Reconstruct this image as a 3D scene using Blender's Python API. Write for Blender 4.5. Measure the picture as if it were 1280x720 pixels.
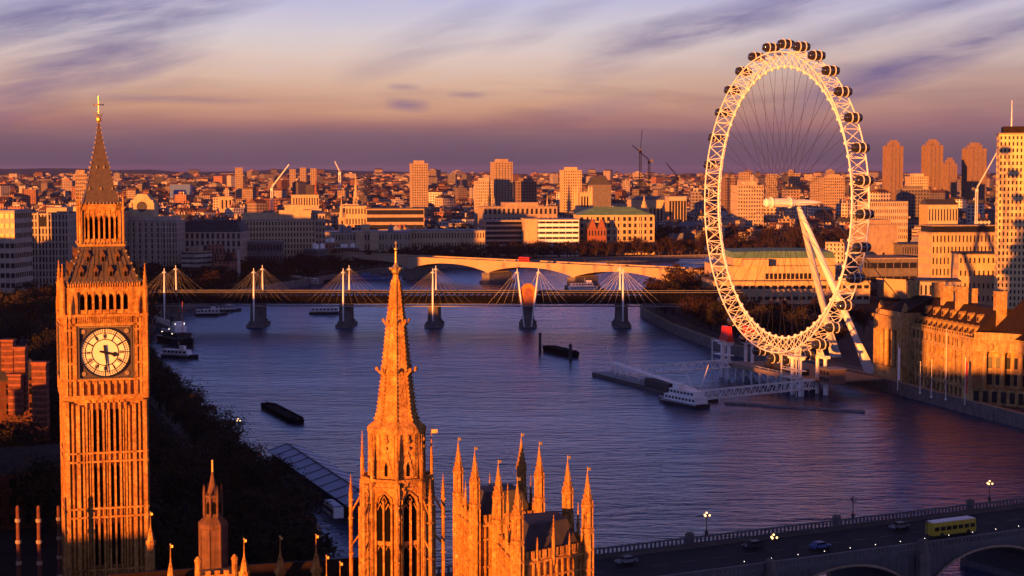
import bpy, math, random
from mathutils import Vector, Matrix
for _o in list(bpy.data.objects): bpy.data.objects.remove(_o)
rnd = random.Random(11)
SC = bpy.context.scene
COL = SC.collection
rad = math.radians; PI = math.pi; sin = math.sin; cos = math.cos
F = 2167.0; CAMZ = 84.0; PITCH = math.atan(147 / F)

# ------------------------------------------------------------------ camera
cd = bpy.data.cameras.new('camera'); cam = bpy.data.objects.new('camera', cd); COL.objects.link(cam)
cam.location = (0, 0, CAMZ); cam.rotation_euler = (PI / 2 - PITCH, 0, 0)
cd.sensor_width = 36; cd.lens = F / 1280 * 36; cd.clip_start = 1; cd.clip_end = 60000
SC.camera = cam

# ------------------------------------------------------------------ sun, sky, exposure
SUN_ALPHA, SUN_EL = rad(29), rad(2.3)
HAZE = 0.000016
CLOUD_SEED = 3.1          # sun behind the camera, to its left, almost setting
sdir = Vector((-sin(SUN_ALPHA) * cos(SUN_EL), -cos(SUN_ALPHA) * cos(SUN_EL), sin(SUN_EL)))
sd = bpy.data.lights.new('sun', 'SUN'); sun = bpy.data.objects.new('sun', sd); COL.objects.link(sun)
sd.energy = 5.0; sd.color = (1.0, 0.295, 0.036); sd.angle = rad(0.5)
sun.rotation_euler = (-sdir).to_track_quat('-Z', 'Y').to_euler(); sun.location = (-300, -500, 300)
SC.view_settings.view_transform = 'Standard'; SC.view_settings.look = 'None'
SC.view_settings.exposure = 1.5; SC.view_settings.gamma = 1.0
SC.cycles.use_denoising = True
SC.cycles.max_bounces = 5; SC.cycles.diffuse_bounces = 2; SC.cycles.glossy_bounces = 3
SC.cycles.volume_bounces = 0

def s2l(r, g, b):
    f = lambda c: (c / 255 / 12.92) if c / 255 <= 0.04045 else ((c / 255 + 0.055) / 1.055) ** 2.4
    return (f(r), f(g), f(b), 1)

W = bpy.data.worlds.new('World'); SC.world = W; W.use_nodes = True
nt = W.node_tree; nt.nodes.clear(); N = nt.nodes.new; L = nt.links.new
def val(x):
    n = N('ShaderNodeValue'); n.outputs[0].default_value = x; return n.outputs[0]
def m2(op, a, b=None, clamp=False):
    n = N('ShaderNodeMath'); n.operation = op; n.use_clamp = clamp
    for i, q in enumerate((a, b)):
        if q is None: continue
        if hasattr(q, 'links'): L(q, n.inputs[i])
        else: n.inputs[i].default_value = q
    return n.outputs[0]
def ramp(fac, stops, interp='LINEAR'):
    n = N('ShaderNodeValToRGB'); L(fac, n.inputs[0]); e = n.color_ramp.elements; n.color_ramp.interpolation = interp
    while len(e) < len(stops): e.new(0.5)
    for el, (p, c) in zip(e, stops):
        el.position = p; el.color = c
    return n.outputs[0]
def mixc(fac, a, b):
    n = N('ShaderNodeMix'); n.data_type = 'RGBA'
    if hasattr(fac, 'links'): L(fac, n.inputs[0])
    else: n.inputs[0].default_value = fac
    for i, q in ((6, a), (7, b)):
        if hasattr(q, 'links'): L(q, n.inputs[i])
        else: n.inputs[i].default_value = q
    return n.outputs[2]
def noise(vec, scale, detail=5, rough=0.55, dist=0.0):
    n = N('ShaderNodeTexNoise'); L(vec, n.inputs['Vector']); n.inputs['Scale'].default_value = scale
    n.inputs['Detail'].default_value = detail; n.inputs['Roughness'].default_value = rough; n.inputs['Distortion'].default_value = dist
    return n.outputs[0]
def comb(x, y, z):
    n = N('ShaderNodeCombineXYZ')
    for i, q in enumerate((x, y, z)):
        if hasattr(q, 'links'): L(q, n.inputs[i])
        else: n.inputs[i].default_value = q
    return n.outputs[0]
tc = N('ShaderNodeTexCoord'); sp = N('ShaderNodeSeparateXYZ'); L(tc.outputs['Generated'], sp.inputs[0])
dx, dy, dz = sp.outputs
el = m2('MAXIMUM', dz, 0.0)
wob = m2('MULTIPLY', m2('SUBTRACT', noise(comb(m2('MULTIPLY', dx, 1.0), dy, m2('MULTIPLY', dz, 8.0)), 7.0, 4), 0.5), 0.012)
el2 = m2('ADD', el, wob)
fac = m2('POWER', m2('MAXIMUM', el2, 0.0), 0.5)        # elevation 0.01 -> 0.1, 0.1 -> 0.316
q = lambda e: math.sqrt(e)
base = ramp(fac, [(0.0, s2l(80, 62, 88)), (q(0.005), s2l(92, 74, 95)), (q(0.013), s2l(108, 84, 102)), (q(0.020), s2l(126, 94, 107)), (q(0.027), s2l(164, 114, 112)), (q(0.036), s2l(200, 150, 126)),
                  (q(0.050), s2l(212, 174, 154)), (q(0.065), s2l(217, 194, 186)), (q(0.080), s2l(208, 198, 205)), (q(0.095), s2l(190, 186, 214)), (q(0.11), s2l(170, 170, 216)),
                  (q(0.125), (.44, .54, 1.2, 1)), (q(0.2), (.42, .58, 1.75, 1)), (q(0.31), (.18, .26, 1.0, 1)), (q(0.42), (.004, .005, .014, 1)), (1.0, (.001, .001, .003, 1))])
az = m2('DIVIDE', dx, m2('MAXIMUM', m2('ABSOLUTE', dy), 0.05))
# streaks that rise to the right
ru = m2('ADD', m2('MULTIPLY', az, 0.93), m2('MULTIPLY', dz, 0.9))
rv = m2('SUBTRACT', m2('MULTIPLY', dz, 3.4), m2('MULTIPLY', az, 0.62))
c1 = noise(comb(m2('MULTIPLY', ru, 1.7), m2('MULTIPLY', rv, 3.2), CLOUD_SEED), 2.4, 8, 0.56, 0.5)
c2 = noise(comb(m2('MULTIPLY', az, 2.2), m2('MULTIPLY', dz, 22.0), 7.7), 2.6, 6, 0.55, 0.4)
hi = ramp(el, [(0.03, (0, 0, 0, 1)), (0.085, (1, 1, 1, 1))])
lo = ramp(el, [(0.02, (1, 1, 1, 1)), (0.07, (0, 0, 0, 1))])
rightside = ramp(az, [(0.0, (0, 0, 0, 1)), (0.26, (1, 1, 1, 1))])
mid = m2('MULTIPLY', ramp(el, [(0.012, (0, 0, 0, 1)), (0.03, (1, 1, 1, 1)), (0.05, (.8, .8, .8, 1)), (0.09, (.25, .25, .25, 1))]), rightside)
skyc = mixc(m2('MULTIPLY', mid, 0.5), base, s2l(126, 92, 118))
skyc = mixc(m2('MULTIPLY', m2('MULTIPLY', ramp(c2, [(0.50, (0, 0, 0, 1)), (0.70, (1, 1, 1, 1))]), lo), 0.5), skyc, s2l(112, 80, 102))
soft = m2('SUBTRACT', c1, 0.5); fine = noise(comb(m2('MULTIPLY', ru, 5.0), m2('MULTIPLY', rv, 9.0), 1.3), 3.0, 6, 0.6, 0.3)
tot = None
for (a0, e0, sl, w_, l_, g_) in ((-.231, .068, .42, .013, .13, .9), (-.27, .083, .2, .015, .14, .95), (.11, .083, .30, .0085, .085, .95), (.245, .064, .31, .0095, .11, .95), (.235, .090, .25, .006, .12, .6),
                                 (-.05, .072, .36, .008, .055, .4), (.03, .088, .4, .006, .05, .3), (-.20, .0405, -.05, .0022, .07, .35), (-.06, .0374, -.05, .0026, .014, .7), (-.062, .0475, 0, .0016, .011, .6), (-.026, .043, 0, .0014, .012, .5), (.05, .036, .1, .004, .04, .35)):
    da = m2('SUBTRACT', az, a0); v_ = m2('SUBTRACT', m2('SUBTRACT', dz, e0), m2('MULTIPLY', da, sl))
    v_ = m2('ADD', v_, m2('MULTIPLY', soft, w_ * 4.0))
    kk = m2('MULTIPLY', m2('SUBTRACT', 1.0, m2('POWER', m2('ABSOLUTE', m2('DIVIDE', v_, w_ * 1.6)), 1.3), True), m2('SUBTRACT', 1.0, m2('POWER', m2('ABSOLUTE', m2('DIVIDE', da, l_)), 2.0), True))
    kk = m2('MULTIPLY', kk, g_); tot = kk if tot is None else m2('MAXIMUM', tot, kk)
tot = m2('MULTIPLY', tot, m2('ADD', 0.35, m2('MULTIPLY', ramp(fine, [(0.25, (0, 0, 0, 1)), (0.75, (1, 1, 1, 1))]), 0.65)))
k1 = m2('MULTIPLY', ramp(c1, [(0.52, (0, 0, 0, 1)), (0.70, (1, 1, 1, 1))], 'EASE'), hi)
skyc = mixc(m2('MULTIPLY', k1, 0.35), skyc, s2l(128, 108, 150))
skyc = mixc(tot, skyc, s2l(90, 80, 138))
bright = m2('MULTIPLY', ramp(fine, [(0.30, (1, 1, 1, 1)), (0.5, (0, 0, 0, 1))]), hi)
skyc = mixc(m2('MULTIPLY', bright, 0.22), skyc, s2l(222, 202, 206))
sky = N('ShaderNodeTexSky'); sky.sky_type = 'NISHITA'; sky.sun_disc = False
sky.sun_elevation = SUN_EL; sky.sun_rotation = PI + SUN_ALPHA
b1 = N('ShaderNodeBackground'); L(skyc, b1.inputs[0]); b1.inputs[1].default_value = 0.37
b2 = N('ShaderNodeBackground'); L(sky.outputs[0], b2.inputs[0]); b2.inputs[1].default_value = 0.002
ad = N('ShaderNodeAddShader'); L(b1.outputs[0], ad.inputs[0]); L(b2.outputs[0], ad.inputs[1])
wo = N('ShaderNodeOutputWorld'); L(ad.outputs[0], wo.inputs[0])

# ------------------------------------------------------------------ helpers
def ray(px, py):
    c, s = cos(PITCH), sin(PITCH); v = 360 - py
    return Vector((px - 640, F * c + v * s, -F * s + v * c))
def G(px, py, z=0.0):
    r = ray(px, py); t = (z - CAMZ) / r.z
    return Vector((r.x * t, r.y * t, z))
def D(px, py, Y):
    r = ray(px, py); t = Y / r.y
    return Vector((r.x * t, Y, CAMZ + r.z * t))
def HZ(py, Y): return D(640, py, Y).z
def XX(px, Y): return (px - 640) / F * Y       # close enough for plan positions

class MB:
    def __init__(s): s.v = []; s.f = []; s.M = None; s.uv = []; s.col = []
    def pts(s, ps):
        b = len(s.v)
        for p in ps:
            p = Vector(p); s.v.append(tuple(s.M @ p) if s.M else tuple(p))
        return b
    def poly(s, ps):
        b = s.pts(ps); s.f.append(tuple(range(b, b + len(ps)))); return s
    def box(s, x0, x1, y0, y1, z0, z1):
        b = s.pts([(x0, y0, z0), (x1, y0, z0), (x1, y1, z0), (x0, y1, z0), (x0, y0, z1), (x1, y0, z1), (x1, y1, z1), (x0, y1, z1)])
        for f in ((0, 3, 2, 1), (4, 5, 6, 7), (0, 1, 5, 4), (1, 2, 6, 5), (2, 3, 7, 6), (3, 0, 4, 7)):
            s.f.append(tuple(b + i for i in f))
        return s
    def cb(s, c, sx, sy, sz): return s.box(c[0] - sx / 2, c[0] + sx / 2, c[1] - sy / 2, c[1] + sy / 2, c[2], c[2] + sz)
    def loft(s, rings, cap=True, closed=True):
        n = len(rings[0]); bs = [s.pts(r) for r in rings]
        for a, b in zip(bs, bs[1:]):
            for i in range(n if closed else n - 1):
                j = (i + 1) % n; s.f.append((a + i, a + j, b + j, b + i))
        if cap and closed:
            s.f.append(tuple(bs[0] + i for i in reversed(range(n)))); s.f.append(tuple(bs[-1] + i for i in range(n)))
        return s
    def prism(s, poly, z0, z1): return s.loft([[(x, y, z0) for x, y in poly], [(x, y, z1) for x, y in poly]])
    def lathe(s, prof, n=8, c=(0, 0), rot=0.0, cap=True):
        return s.loft([[(c[0] + r * cos(rot + 2 * PI * i / n), c[1] + r * sin(rot + 2 * PI * i / n), z) for i in range(n)] for r, z in prof], cap)
    def tube(s, p, q, r, n=6, r2=None):
        p, q = Vector(p), Vector(q); d = q - p
        if d.length < 1e-6: return s
        a = d.orthogonal().normalized(); b = d.normalized().cross(a); r2 = r if r2 is None else r2
        return s.loft([[p + (a * cos(2 * PI * i / n) + b * sin(2 * PI * i / n)) * r for i in range(n)],
                       [q + (a * cos(2 * PI * i / n) + b * sin(2 * PI * i / n)) * r2 for i in range(n)]])
    def path(s, ps, r, n=6):
        for a, b in zip(ps, ps[1:]): s.tube(a, b, r, n)
        return s
    def ball(s, c, r, n=8, m=5, sq=1.0):
        return s.lathe([(max(0.01, r * sin(PI * k / m)), c[2] - r * sq * cos(PI * k / m)) for k in range(m + 1)], n, (c[0], c[1]))
    def plate(s, outline, y0, y1):          # outline in (x, z), thickness along y
        return s.loft([[(x, y0, z) for x, z in outline], [(x, y1, z) for x, z in outline]])
    def mesh(s, name, mat, smooth=False):
        me = bpy.data.meshes.new(name); me.from_pydata(s.v, [], s.f)
        for m in (mat if isinstance(mat, (list, tuple)) else [mat]): me.materials.append(m)
        if smooth: me.polygons.foreach_set('use_smooth', [True] * len(me.polygons))
        me.update(); return me
    def build(s, name, mat, parent=None, loc=(0, 0, 0), rot=0.0, smooth=False):
        return link(name, s.mesh(name, mat, smooth), parent, loc, rot)
def link(name, me, parent=None, loc=(0, 0, 0), rot=0.0):
    o = bpy.data.objects.new(name, me); COL.objects.link(o); o.location = loc
    o.rotation_euler = rot if isinstance(rot, (tuple, list)) else (0, 0, rot)
    if parent: o.parent = parent
    return o
def tag(o, label=None, cat=None, group=None, kind=None):
    if label: o['label'] = label
    if cat: o['category'] = cat
    if group: o['group'] = group
    if kind: o['kind'] = kind
    return o
def thing(name, label, cat, loc=(0, 0, 0), rot=0.0, group=None):
    return tag(link(name, None, None, loc, rot), label, cat, group)
KIDS = {}
def copytree(root, loc, rot=None, label=None, group=None, scale=None):
    r = root.copy(); COL.objects.link(r); r.location = loc
    if rot is not None: r.rotation_euler = (0, 0, rot)
    if scale is not None: r.scale = scale if isinstance(scale, (tuple, list)) else (scale,) * 3
    if label: r['label'] = label
    if group: r['group'] = group
    if root.name not in KIDS:
        KIDS[root.name] = [(c, list(c.children)) for c in root.children]
    for ch, gs in KIDS[root.name]:
        c = ch.copy(); COL.objects.link(c); c.parent = r
        for g in gs:
            d = g.copy(); COL.objects.link(d); d.parent = c
    return r

# ------------------------------------------------------------------ materials
class NB:                                  # tiny node builder sharing the functions above
    pass
def mat(name, col, rough=0.75, metal=0.0, var=0.25, scale=0.6, bump=0.0, emit=None, estr=0.0, streak=0.0, spec=None, col2=None, patch=0.0):
    if spec is None: spec = 0.12 if rough >= 0.7 else 0.4
    global nt, N, L
    m = bpy.data.materials.new(name); m.use_nodes = True; nt = m.node_tree; N = nt.nodes.new; L = nt.links.new
    b = nt.nodes['Principled BSDF']; b.inputs['Roughness'].default_value = rough; b.inputs['Metallic'].default_value = metal
    b.inputs['Specular IOR Level'].default_value = spec
    c = Vector(col); k1 = tuple(c * (1 - var)) + (1,); k2 = tuple(Vector(col2) if col2 else c * (1 + var)) + (1,)
    t = N('ShaderNodeTexCoord')
    nz = noise(t.outputs['Object'], scale, 6, 0.62)
    colr = ramp(nz, [(0.32, k1), (0.68, k2)])
    if streak:
        mp = N('ShaderNodeMapping'); L(t.outputs['Object'], mp.inputs[0]); mp.inputs['Scale'].default_value = (1.6, 1.6, 0.12)
        sk = ramp(noise(mp.outputs[0], 1.0, 5, 0.6), [(0.42, (1, 1, 1, 1)), (0.7, (1 - streak,) * 3 + (1,))])
        mm = N('ShaderNodeMix'); mm.data_type = 'RGBA'; mm.blend_type = 'MULTIPLY'; mm.inputs[0].default_value = 1
        L(colr, mm.inputs[6]); L(sk, mm.inputs[7]); colr = mm.outputs[2]
    if patch:
        for sc_, lo_ in ((0.22, 1 - patch), (3.2, 1 - patch * .8)):
            pk = ramp(noise(t.outputs['Object'], sc_, 6, 0.7, 0.6), [(0.36, (lo_, lo_ * .92, lo_ * .9, 1)), (0.6, (1, 1, 1, 1))])
            mm = N('ShaderNodeMix'); mm.data_type = 'RGBA'; mm.blend_type = 'MULTIPLY'; mm.inputs[0].default_value = 1
            L(colr, mm.inputs[6]); L(pk, mm.inputs[7]); colr = mm.outputs[2]
    L(colr, b.inputs['Base Color'])
    if bump:
        bn = N('ShaderNodeBump'); bn.inputs['Strength'].default_value = bump; bn.inputs['Distance'].default_value = 0.2
        L(noise(t.outputs['Object'], scale * 5, 4), bn.inputs['Height']); L(bn.outputs[0], b.inputs['Normal'])
    if emit:
        b.inputs['Emission Color'].default_value = tuple(emit) + (1,); b.inputs['Emission Strength'].default_value = estr
    return m
M = {}
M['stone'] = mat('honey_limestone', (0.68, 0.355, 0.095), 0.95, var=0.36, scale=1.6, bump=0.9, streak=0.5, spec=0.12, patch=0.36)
M['stone_far'] = mat('portland_stone', (0.42, 0.34, 0.25), 0.85, var=0.15, scale=0.2, streak=0.25)
M['stone_pale'] = mat('pale_limestone', (0.47, 0.35, 0.20), 0.85, var=0.15, scale=0.2, streak=0.2)
M['stone_dark'] = mat('dark_brown_stone', (0.13, 0.065, 0.04), 0.9, var=0.3, scale=0.8, bump=0.4, streak=0.3)  # dark brown; on the ventilation tower it stands in for shade
M['gold'] = mat('gilded_metal', (0.72, 0.48, 0.14), 0.35, 0.8, var=0.15)
M['iron_roof'] = mat('cast_iron_tiles', (0.075, 0.055, 0.05), 0.6, 0.2, var=0.3, scale=2.0, bump=0.5)
M['slate'] = mat('slate_roof', (0.055, 0.05, 0.055), 0.7, var=0.3, scale=0.8)
M['redroof'] = mat('red_brown_tiles', (0.020, 0.011, 0.009), 0.8, var=0.3, scale=0.7)
M['lead'] = mat('lead_roof', (0.16, 0.16, 0.18), 0.6, var=0.2)
M['copper'] = mat('green_copper_roof', (0.13, 0.24, 0.16), 0.7, var=0.25, scale=0.15)
M['dark'] = mat('dark_opening', (0.005, 0.004, 0.004), 0.9, var=0.2, spec=0.05)
M['glass'] = mat('window_glass', (0.014, 0.013, 0.015), 0.28, var=0.2, spec=0.22)
M['podglass'] = mat('pod_glass', (0.02, 0.02, 0.024), 0.08, var=0.2, spec=0.9)
M['iron'] = mat('black_iron', (0.008, 0.0065, 0.0065), 0.95, var=0.3, spec=0.03)
M['worn'] = mat('worn_road_paint', (0.16, 0.16, 0.17), 0.8, var=0.5, scale=2.0)
M['dial'] = mat('opal_dial_glass', (0.80, 0.74, 0.50), 0.5, var=0.06, scale=1.0)
M['black'] = mat('black_paint', (0.01, 0.01, 0.012), 0.4, var=0.1)
M['white'] = mat('white_paint', (0.78, 0.76, 0.72), 0.45, var=0.06, scale=0.4)
M['steel'] = mat('pale_steel', (0.62, 0.60, 0.56), 0.4, 0.0, var=0.1)
M['dsteel'] = mat('dark_steel', (0.03, 0.026, 0.028), 0.55, 0.2, var=0.25)
M['red'] = mat('red_paint', (0.55, 0.03, 0.02), 0.45, var=0.15)
M['yellow'] = mat('yellow_paint', (0.42, 0.32, 0.02), 0.4, var=0.08)
M['blue'] = mat('blue_paint', (0.04, 0.10, 0.30), 0.4, var=0.15)
M['green'] = mat('green_paint', (0.05, 0.13, 0.07), 0.5, var=0.2)
M['brick'] = mat('red_brick', (0.22, 0.08, 0.045), 0.9, var=0.25, scale=0.8)
M['concrete'] = mat('concrete', (0.33, 0.25, 0.17), 0.9, var=0.2, scale=0.25, streak=0.3)
M['concrete_d'] = mat('dark_concrete', (0.14, 0.12, 0.11), 0.9, var=0.25, scale=0.3, streak=0.3)
M['bridge'] = mat('bridge_stone', (0.42, 0.31, 0.19), 0.8, var=0.12, scale=0.08, streak=0.15)
M['granite'] = mat('granite_wall', (0.15, 0.13, 0.12), 0.85, var=0.3, scale=0.3, streak=0.4)
M['asphalt'] = mat('asphalt', (0.022, 0.020, 0.022), 0.85, var=0.25, scale=0.5)
M['paving'] = mat('paving', (0.10, 0.085, 0.08), 0.85, var=0.3, scale=0.2)
M['hull'] = mat('dark_hull', (0.02, 0.018, 0.02), 0.5, var=0.3)
M['wood'] = mat('deck_timber', (0.11, 0.075, 0.05), 0.8, var=0.3)
M['tarp'] = mat('orange_sheeting', (0.62, 0.16, 0.03), 0.7, var=0.2)
M['gold_stone'] = mat('golden_stone', (0.56, 0.38, 0.15), 0.9, var=0.3, scale=0.5, streak=0.5, spec=0.12, patch=0.35)
M['white_stone'] = mat('bright_stone', (0.62, 0.48, 0.24), 0.85, var=0.12, scale=0.2, streak=0.15)
M['brick_old'] = mat('old_dark_brick', (0.12, 0.045, 0.027), 0.9, var=0.3, scale=0.8)
M['concrete_b'] = mat('brown_concrete', (0.21, 0.14, 0.10), 0.9, var=0.2, scale=0.2, streak=0.3)
M['bark'] = mat('bark', (0.05, 0.035, 0.03), 0.9, var=0.3)
M['glow'] = mat('lit_globe', (0.9, 0.8, 0.6), 0.5, var=0.02, emit=(1.0, 0.55, 0.18), estr=1.4)
M['glow_w'] = mat('lit_white_lamp', (0.9, 0.9, 0.9), 0.5, var=0.02, emit=(1.0, 0.85, 0.7), estr=1.6)
M['pierroof'] = mat('blue_grey_sheet_roof', (0.07, 0.10, 0.26), 0.45, var=0.15, scale=0.3)
def leafmat(name, a, b):
    global nt, N, L
    m = bpy.data.materials.new(name); m.use_nodes = True; nt = m.node_tree; N = nt.nodes.new; L = nt.links.new
    bs = nt.nodes['Principled BSDF']; bs.inputs['Roughness'].default_value = 0.9; bs.inputs['Specular IOR Level'].default_value = 0.1
    t = N('ShaderNodeTexCoord'); oi = N('ShaderNodeObjectInfo')
    nz = noise(t.outputs['Object'], 0.35, 4)
    f = m2('ADD', nz, m2('MULTIPLY', m2('SUBTRACT', oi.outputs['Random'], 0.5), 0.35))
    L(ramp(f, [(0.3, a + (1,)), (0.7, b + (1,))]), bs.inputs['Base Color'])
    return m
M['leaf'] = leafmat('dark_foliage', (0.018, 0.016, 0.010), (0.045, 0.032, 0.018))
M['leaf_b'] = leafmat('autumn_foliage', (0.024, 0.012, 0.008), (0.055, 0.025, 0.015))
# facades of the far city: windows are part of the wall's surface (too small to be parts); uv is in metres
def facademat(name, bayw, floorh, ww, wh, use_attr):
    global nt, N, L
    m = bpy.data.materials.new(name); m.use_nodes = True; nt = m.node_tree; N = nt.nodes.new; L = nt.links.new
    b = nt.nodes['Principled BSDF']; b.inputs['Roughness'].default_value = 0.85; b.inputs['Specular IOR Level'].default_value = 0.25
    u = N('ShaderNodeUVMap'); s = N('ShaderNodeSeparateXYZ'); L(u.outputs[0], s.inputs[0])
    fu = m2('FRACT', m2('DIVIDE', s.outputs[0], bayw)); fv = m2('FRACT', m2('DIVIDE', s.outputs[1], floorh))
    mk = m2('MULTIPLY', m2('LESS_THAN', m2('ABSOLUTE', m2('SUBTRACT', fu, 0.5)), ww / 2), m2('LESS_THAN', m2('ABSOLUTE', m2('SUBTRACT', fv, 0.55)), wh / 2))
    if use_attr:
        a = N('ShaderNodeAttribute'); a.attribute_name = 'col'; cc = a.outputs['Color']
    else:
        a = N('ShaderNodeObjectInfo'); cc = a.outputs['Color']
    t = N('ShaderNodeTexCoord')
    nz = ramp(noise(t.outputs['Object'], 0.12, 4), [(0.3, (0.75, 0.75, 0.75, 1)), (0.7, (1.15, 1.15, 1.15, 1))])
    mm = N('ShaderNodeMix'); mm.data_type = 'RGBA'; mm.blend_type = 'MULTIPLY'; mm.inputs[0].default_value = 1; L(cc, mm.inputs[6]); L(nz, mm.inputs[7])
    L(mixc(mk, mm.outputs[2], (0.03, 0.026, 0.028, 1)), b.inputs['Base Color'])
    return m
M['fac_punch'] = facademat('facade_punched_windows', 3.4, 3.7, 0.42, 0.55, False)
M['fac_band'] = facademat('facade_ribbon_windows', 6.0, 3.6, 0.94, 0.42, False)
M['fac_tall'] = facademat('facade_tall_windows', 2.8, 4.4, 0.45, 0.72, False)
M['fac_far'] = facademat('facade_far', 4.6, 4.2, 0.55, 0.55, True)
# ================================================================== SETTING
WATER_Z = -4.0
def watermat():
    global nt, N, L
    m = bpy.data.materials.new('river_water'); m.use_nodes = True; nt = m.node_tree; N = nt.nodes.new; L = nt.links.new
    b = nt.nodes['Principled BSDF']; b.inputs['Base Color'].default_value = (0.022, 0.055, 0.145, 1)
    b.inputs['Roughness'].default_value = 0.25; b.inputs['IOR'].default_value = 1.33; b.inputs['Specular IOR Level'].default_value = 0.5
    t = N('ShaderNodeTexCoord')
    def layer(sx, sy, sc, rot, d):
        mp = N('ShaderNodeMapping'); L(t.outputs['Object'], mp.inputs[0]); mp.inputs['Scale'].default_value = (sx, sy, 1); mp.inputs['Rotation'].default_value = (0, 0, rot)
        return noise(mp.outputs[0], sc, d, 0.6, 0.3)
    h = m2('ADD', m2('ADD', m2('MULTIPLY', layer(0.3, 1.0, 0.11, 0.15, 5), 1.6), m2('MULTIPLY', layer(0.5, 1.0, 0.5, -0.3, 4), 0.5)), m2('MULTIPLY', layer(0.42, 1.0, 0.24, 0.05, 3), 1.3))
    h = m2('ADD', h, m2('MULTIPLY', layer(0.5, 1.0, 0.035, 0.35, 3), 1.6))
    bn = N('ShaderNodeBump'); bn.inputs['Strength'].default_value = 1.0; bn.inputs['Distance'].default_value = 2.4
    L(m2('ADD', 0.45, m2('MULTIPLY', ramp(layer(0.3, 1.0, 0.012, 0.2, 4), [(0.35, (0, 0, 0, 1)), (0.65, (1, 1, 1, 1))]), 0.55)), bn.inputs['Strength']); L(h, bn.inputs['Height']); L(bn.outputs[0], b.inputs['Normal'])
    return m
M['water'] = watermat()
tag(MB().poly([(-6000, -1500, WATER_Z), (9000, -1500, WATER_Z), (9000, 26000, WATER_Z), (-6000, 26000, WATER_Z)]).build('river_water', M['water']), kind='structure')

NSHORE = [(-30, -1200), (-28, 150), (-31, 300), (-46, 400), (-84, 500), (-124, 620), (-158, 742), (-184, 860), (-206, 1000), (-210, 1080), (-196, 1180),
          (-165, 1300), (-118, 1460), (-60, 1560), (50, 1640), (180, 1700), (330, 1760), (600, 1850), (3000, 2150)]
SSHORE = [(260, -1200), (240, 200), (215, 429), (174, 592), (147, 701), (128, 765), (104, 829), (87, 940), (79, 1048), (88, 1150), (112, 1260), (150, 1390),
          (230, 1500), (400, 1580), (700, 1680), (3000, 1950)]
M['ground'] = mat('city_ground', (0.05, 0.042, 0.045), 0.9, var=0.35, scale=0.02)
def land(shore, closing, name):
    poly = shore + closing
    mb = MB(); b0 = mb.pts([(x, y, 0) for x, y in poly]); b1 = mb.pts([(x, y, -7) for x, y in poly]); n = len(poly)
    mb.f.append(tuple(range(n)))
    for i in range(n):
        j = (i + 1) % n; mb.f.append((b0 + i, b1 + i, b1 + j, b0 + j))
    o = mb.build(name, M['ground']); tag(o, kind='structure'); return o
land(NSHORE, [(22000, 3800), (22000, 30000), (-22000, 30000), (-22000, -1200)], 'north_bank_ground')
land(SSHORE, [(22000, 3300), (22000, -1200)], 'south_bank_ground')
# distant hills closing the view
mb = MB(); n = 90; rng = []
for k in range(3):
    rng.append([])
for i in range(n + 1):
    x = -9000 + 18000 * i / n
    h = 58 + 22 * sin(i * 0.19 + 1) + 14 * sin(i * 0.53) + 6 * sin(i * 1.7) + (30 if 8 < i < 34 else 0)
    rng[0].append((x, 8600 + 300 * sin(i * .3), -1)); rng[1].append((x, 11200 + 500 * sin(i * .21), h)); rng[2].append((x, 16000, -1))
mb.loft(rng, cap=False, closed=False); mb.build('hills', mat('wooded_hills', (0.035, 0.028, 0.03), 0.95, var=0.4, scale=0.004), smooth=True)['kind'] = 'structure'

def offs(line, d):
    out = []
    for i, p in enumerate(line):
        a = Vector(line[max(0, i - 1)]); b = Vector(line[min(len(line) - 1, i + 1)]); t = (b - a).normalized()
        out.append((p[0] - t.y * d, p[1] + t.x * d))
    return out
def strip(name, line, d0, d1, z, m, kind='structure'):
    a = offs(line, d0); b = offs(line, d1)
    mb = MB(); mb.loft([[(x, y, z) for x, y in a], [(x, y, z) for x, y in b]], cap=False, closed=False)
    return tag(mb.build(name, m), kind=kind)
def wall(name, label, line, d0, d1, z0, z1, m, coping=True):
    a = offs(line, d0); b = offs(line, d1); mb = MB()
    rings = [[(p[0], p[1], z0), (r[0], r[1], z0), (r[0], r[1], z1), (p[0], p[1], z1)] for p, r in zip(a, b)]
    mb.loft(rings)
    root = thing(name, label, 'river wall'); mb.build('wall', m, root)
    if coping:
        a = offs(line, d0 - .25); b = offs(line, d1 + .25); mb = MB()
        mb.loft([[(p[0], p[1], z1 + .002), (r[0], r[1], z1 + .002), (r[0], r[1], z1 + .35), (p[0], p[1], z1 + .35)] for p, r in zip(a, b)])
        mb.build('coping', M['concrete'], root)
    return root
nline = NSHORE[2:17]
wall('embankment_wall', 'long dark granite river wall under the trees on the left bank', nline, -0.1, -1.3, -6.5, 1.1, M['granite'])
strip('embankment_pavement', nline, 1.2, 6, 0.13, M['paving']); strip('embankment_road', nline, 6, 24, 0.02, M['asphalt'])
strip('embankment_pavement_inner', nline, 24, 30, 0.13, M['paving'])
tag(strip('lane_marking', nline, 14.9, 15.1, 0.026, M['white']))
sline = SSHORE[2:12]
wall('quay_wall', 'curved granite quay wall below the big wheel and stone riverside palace', sline, 0.1, 1.3, -6.5, 1.0, M['granite'])
strip('riverside_walk', sline, -1.2, -12, 0.05, M['paving'])

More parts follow.
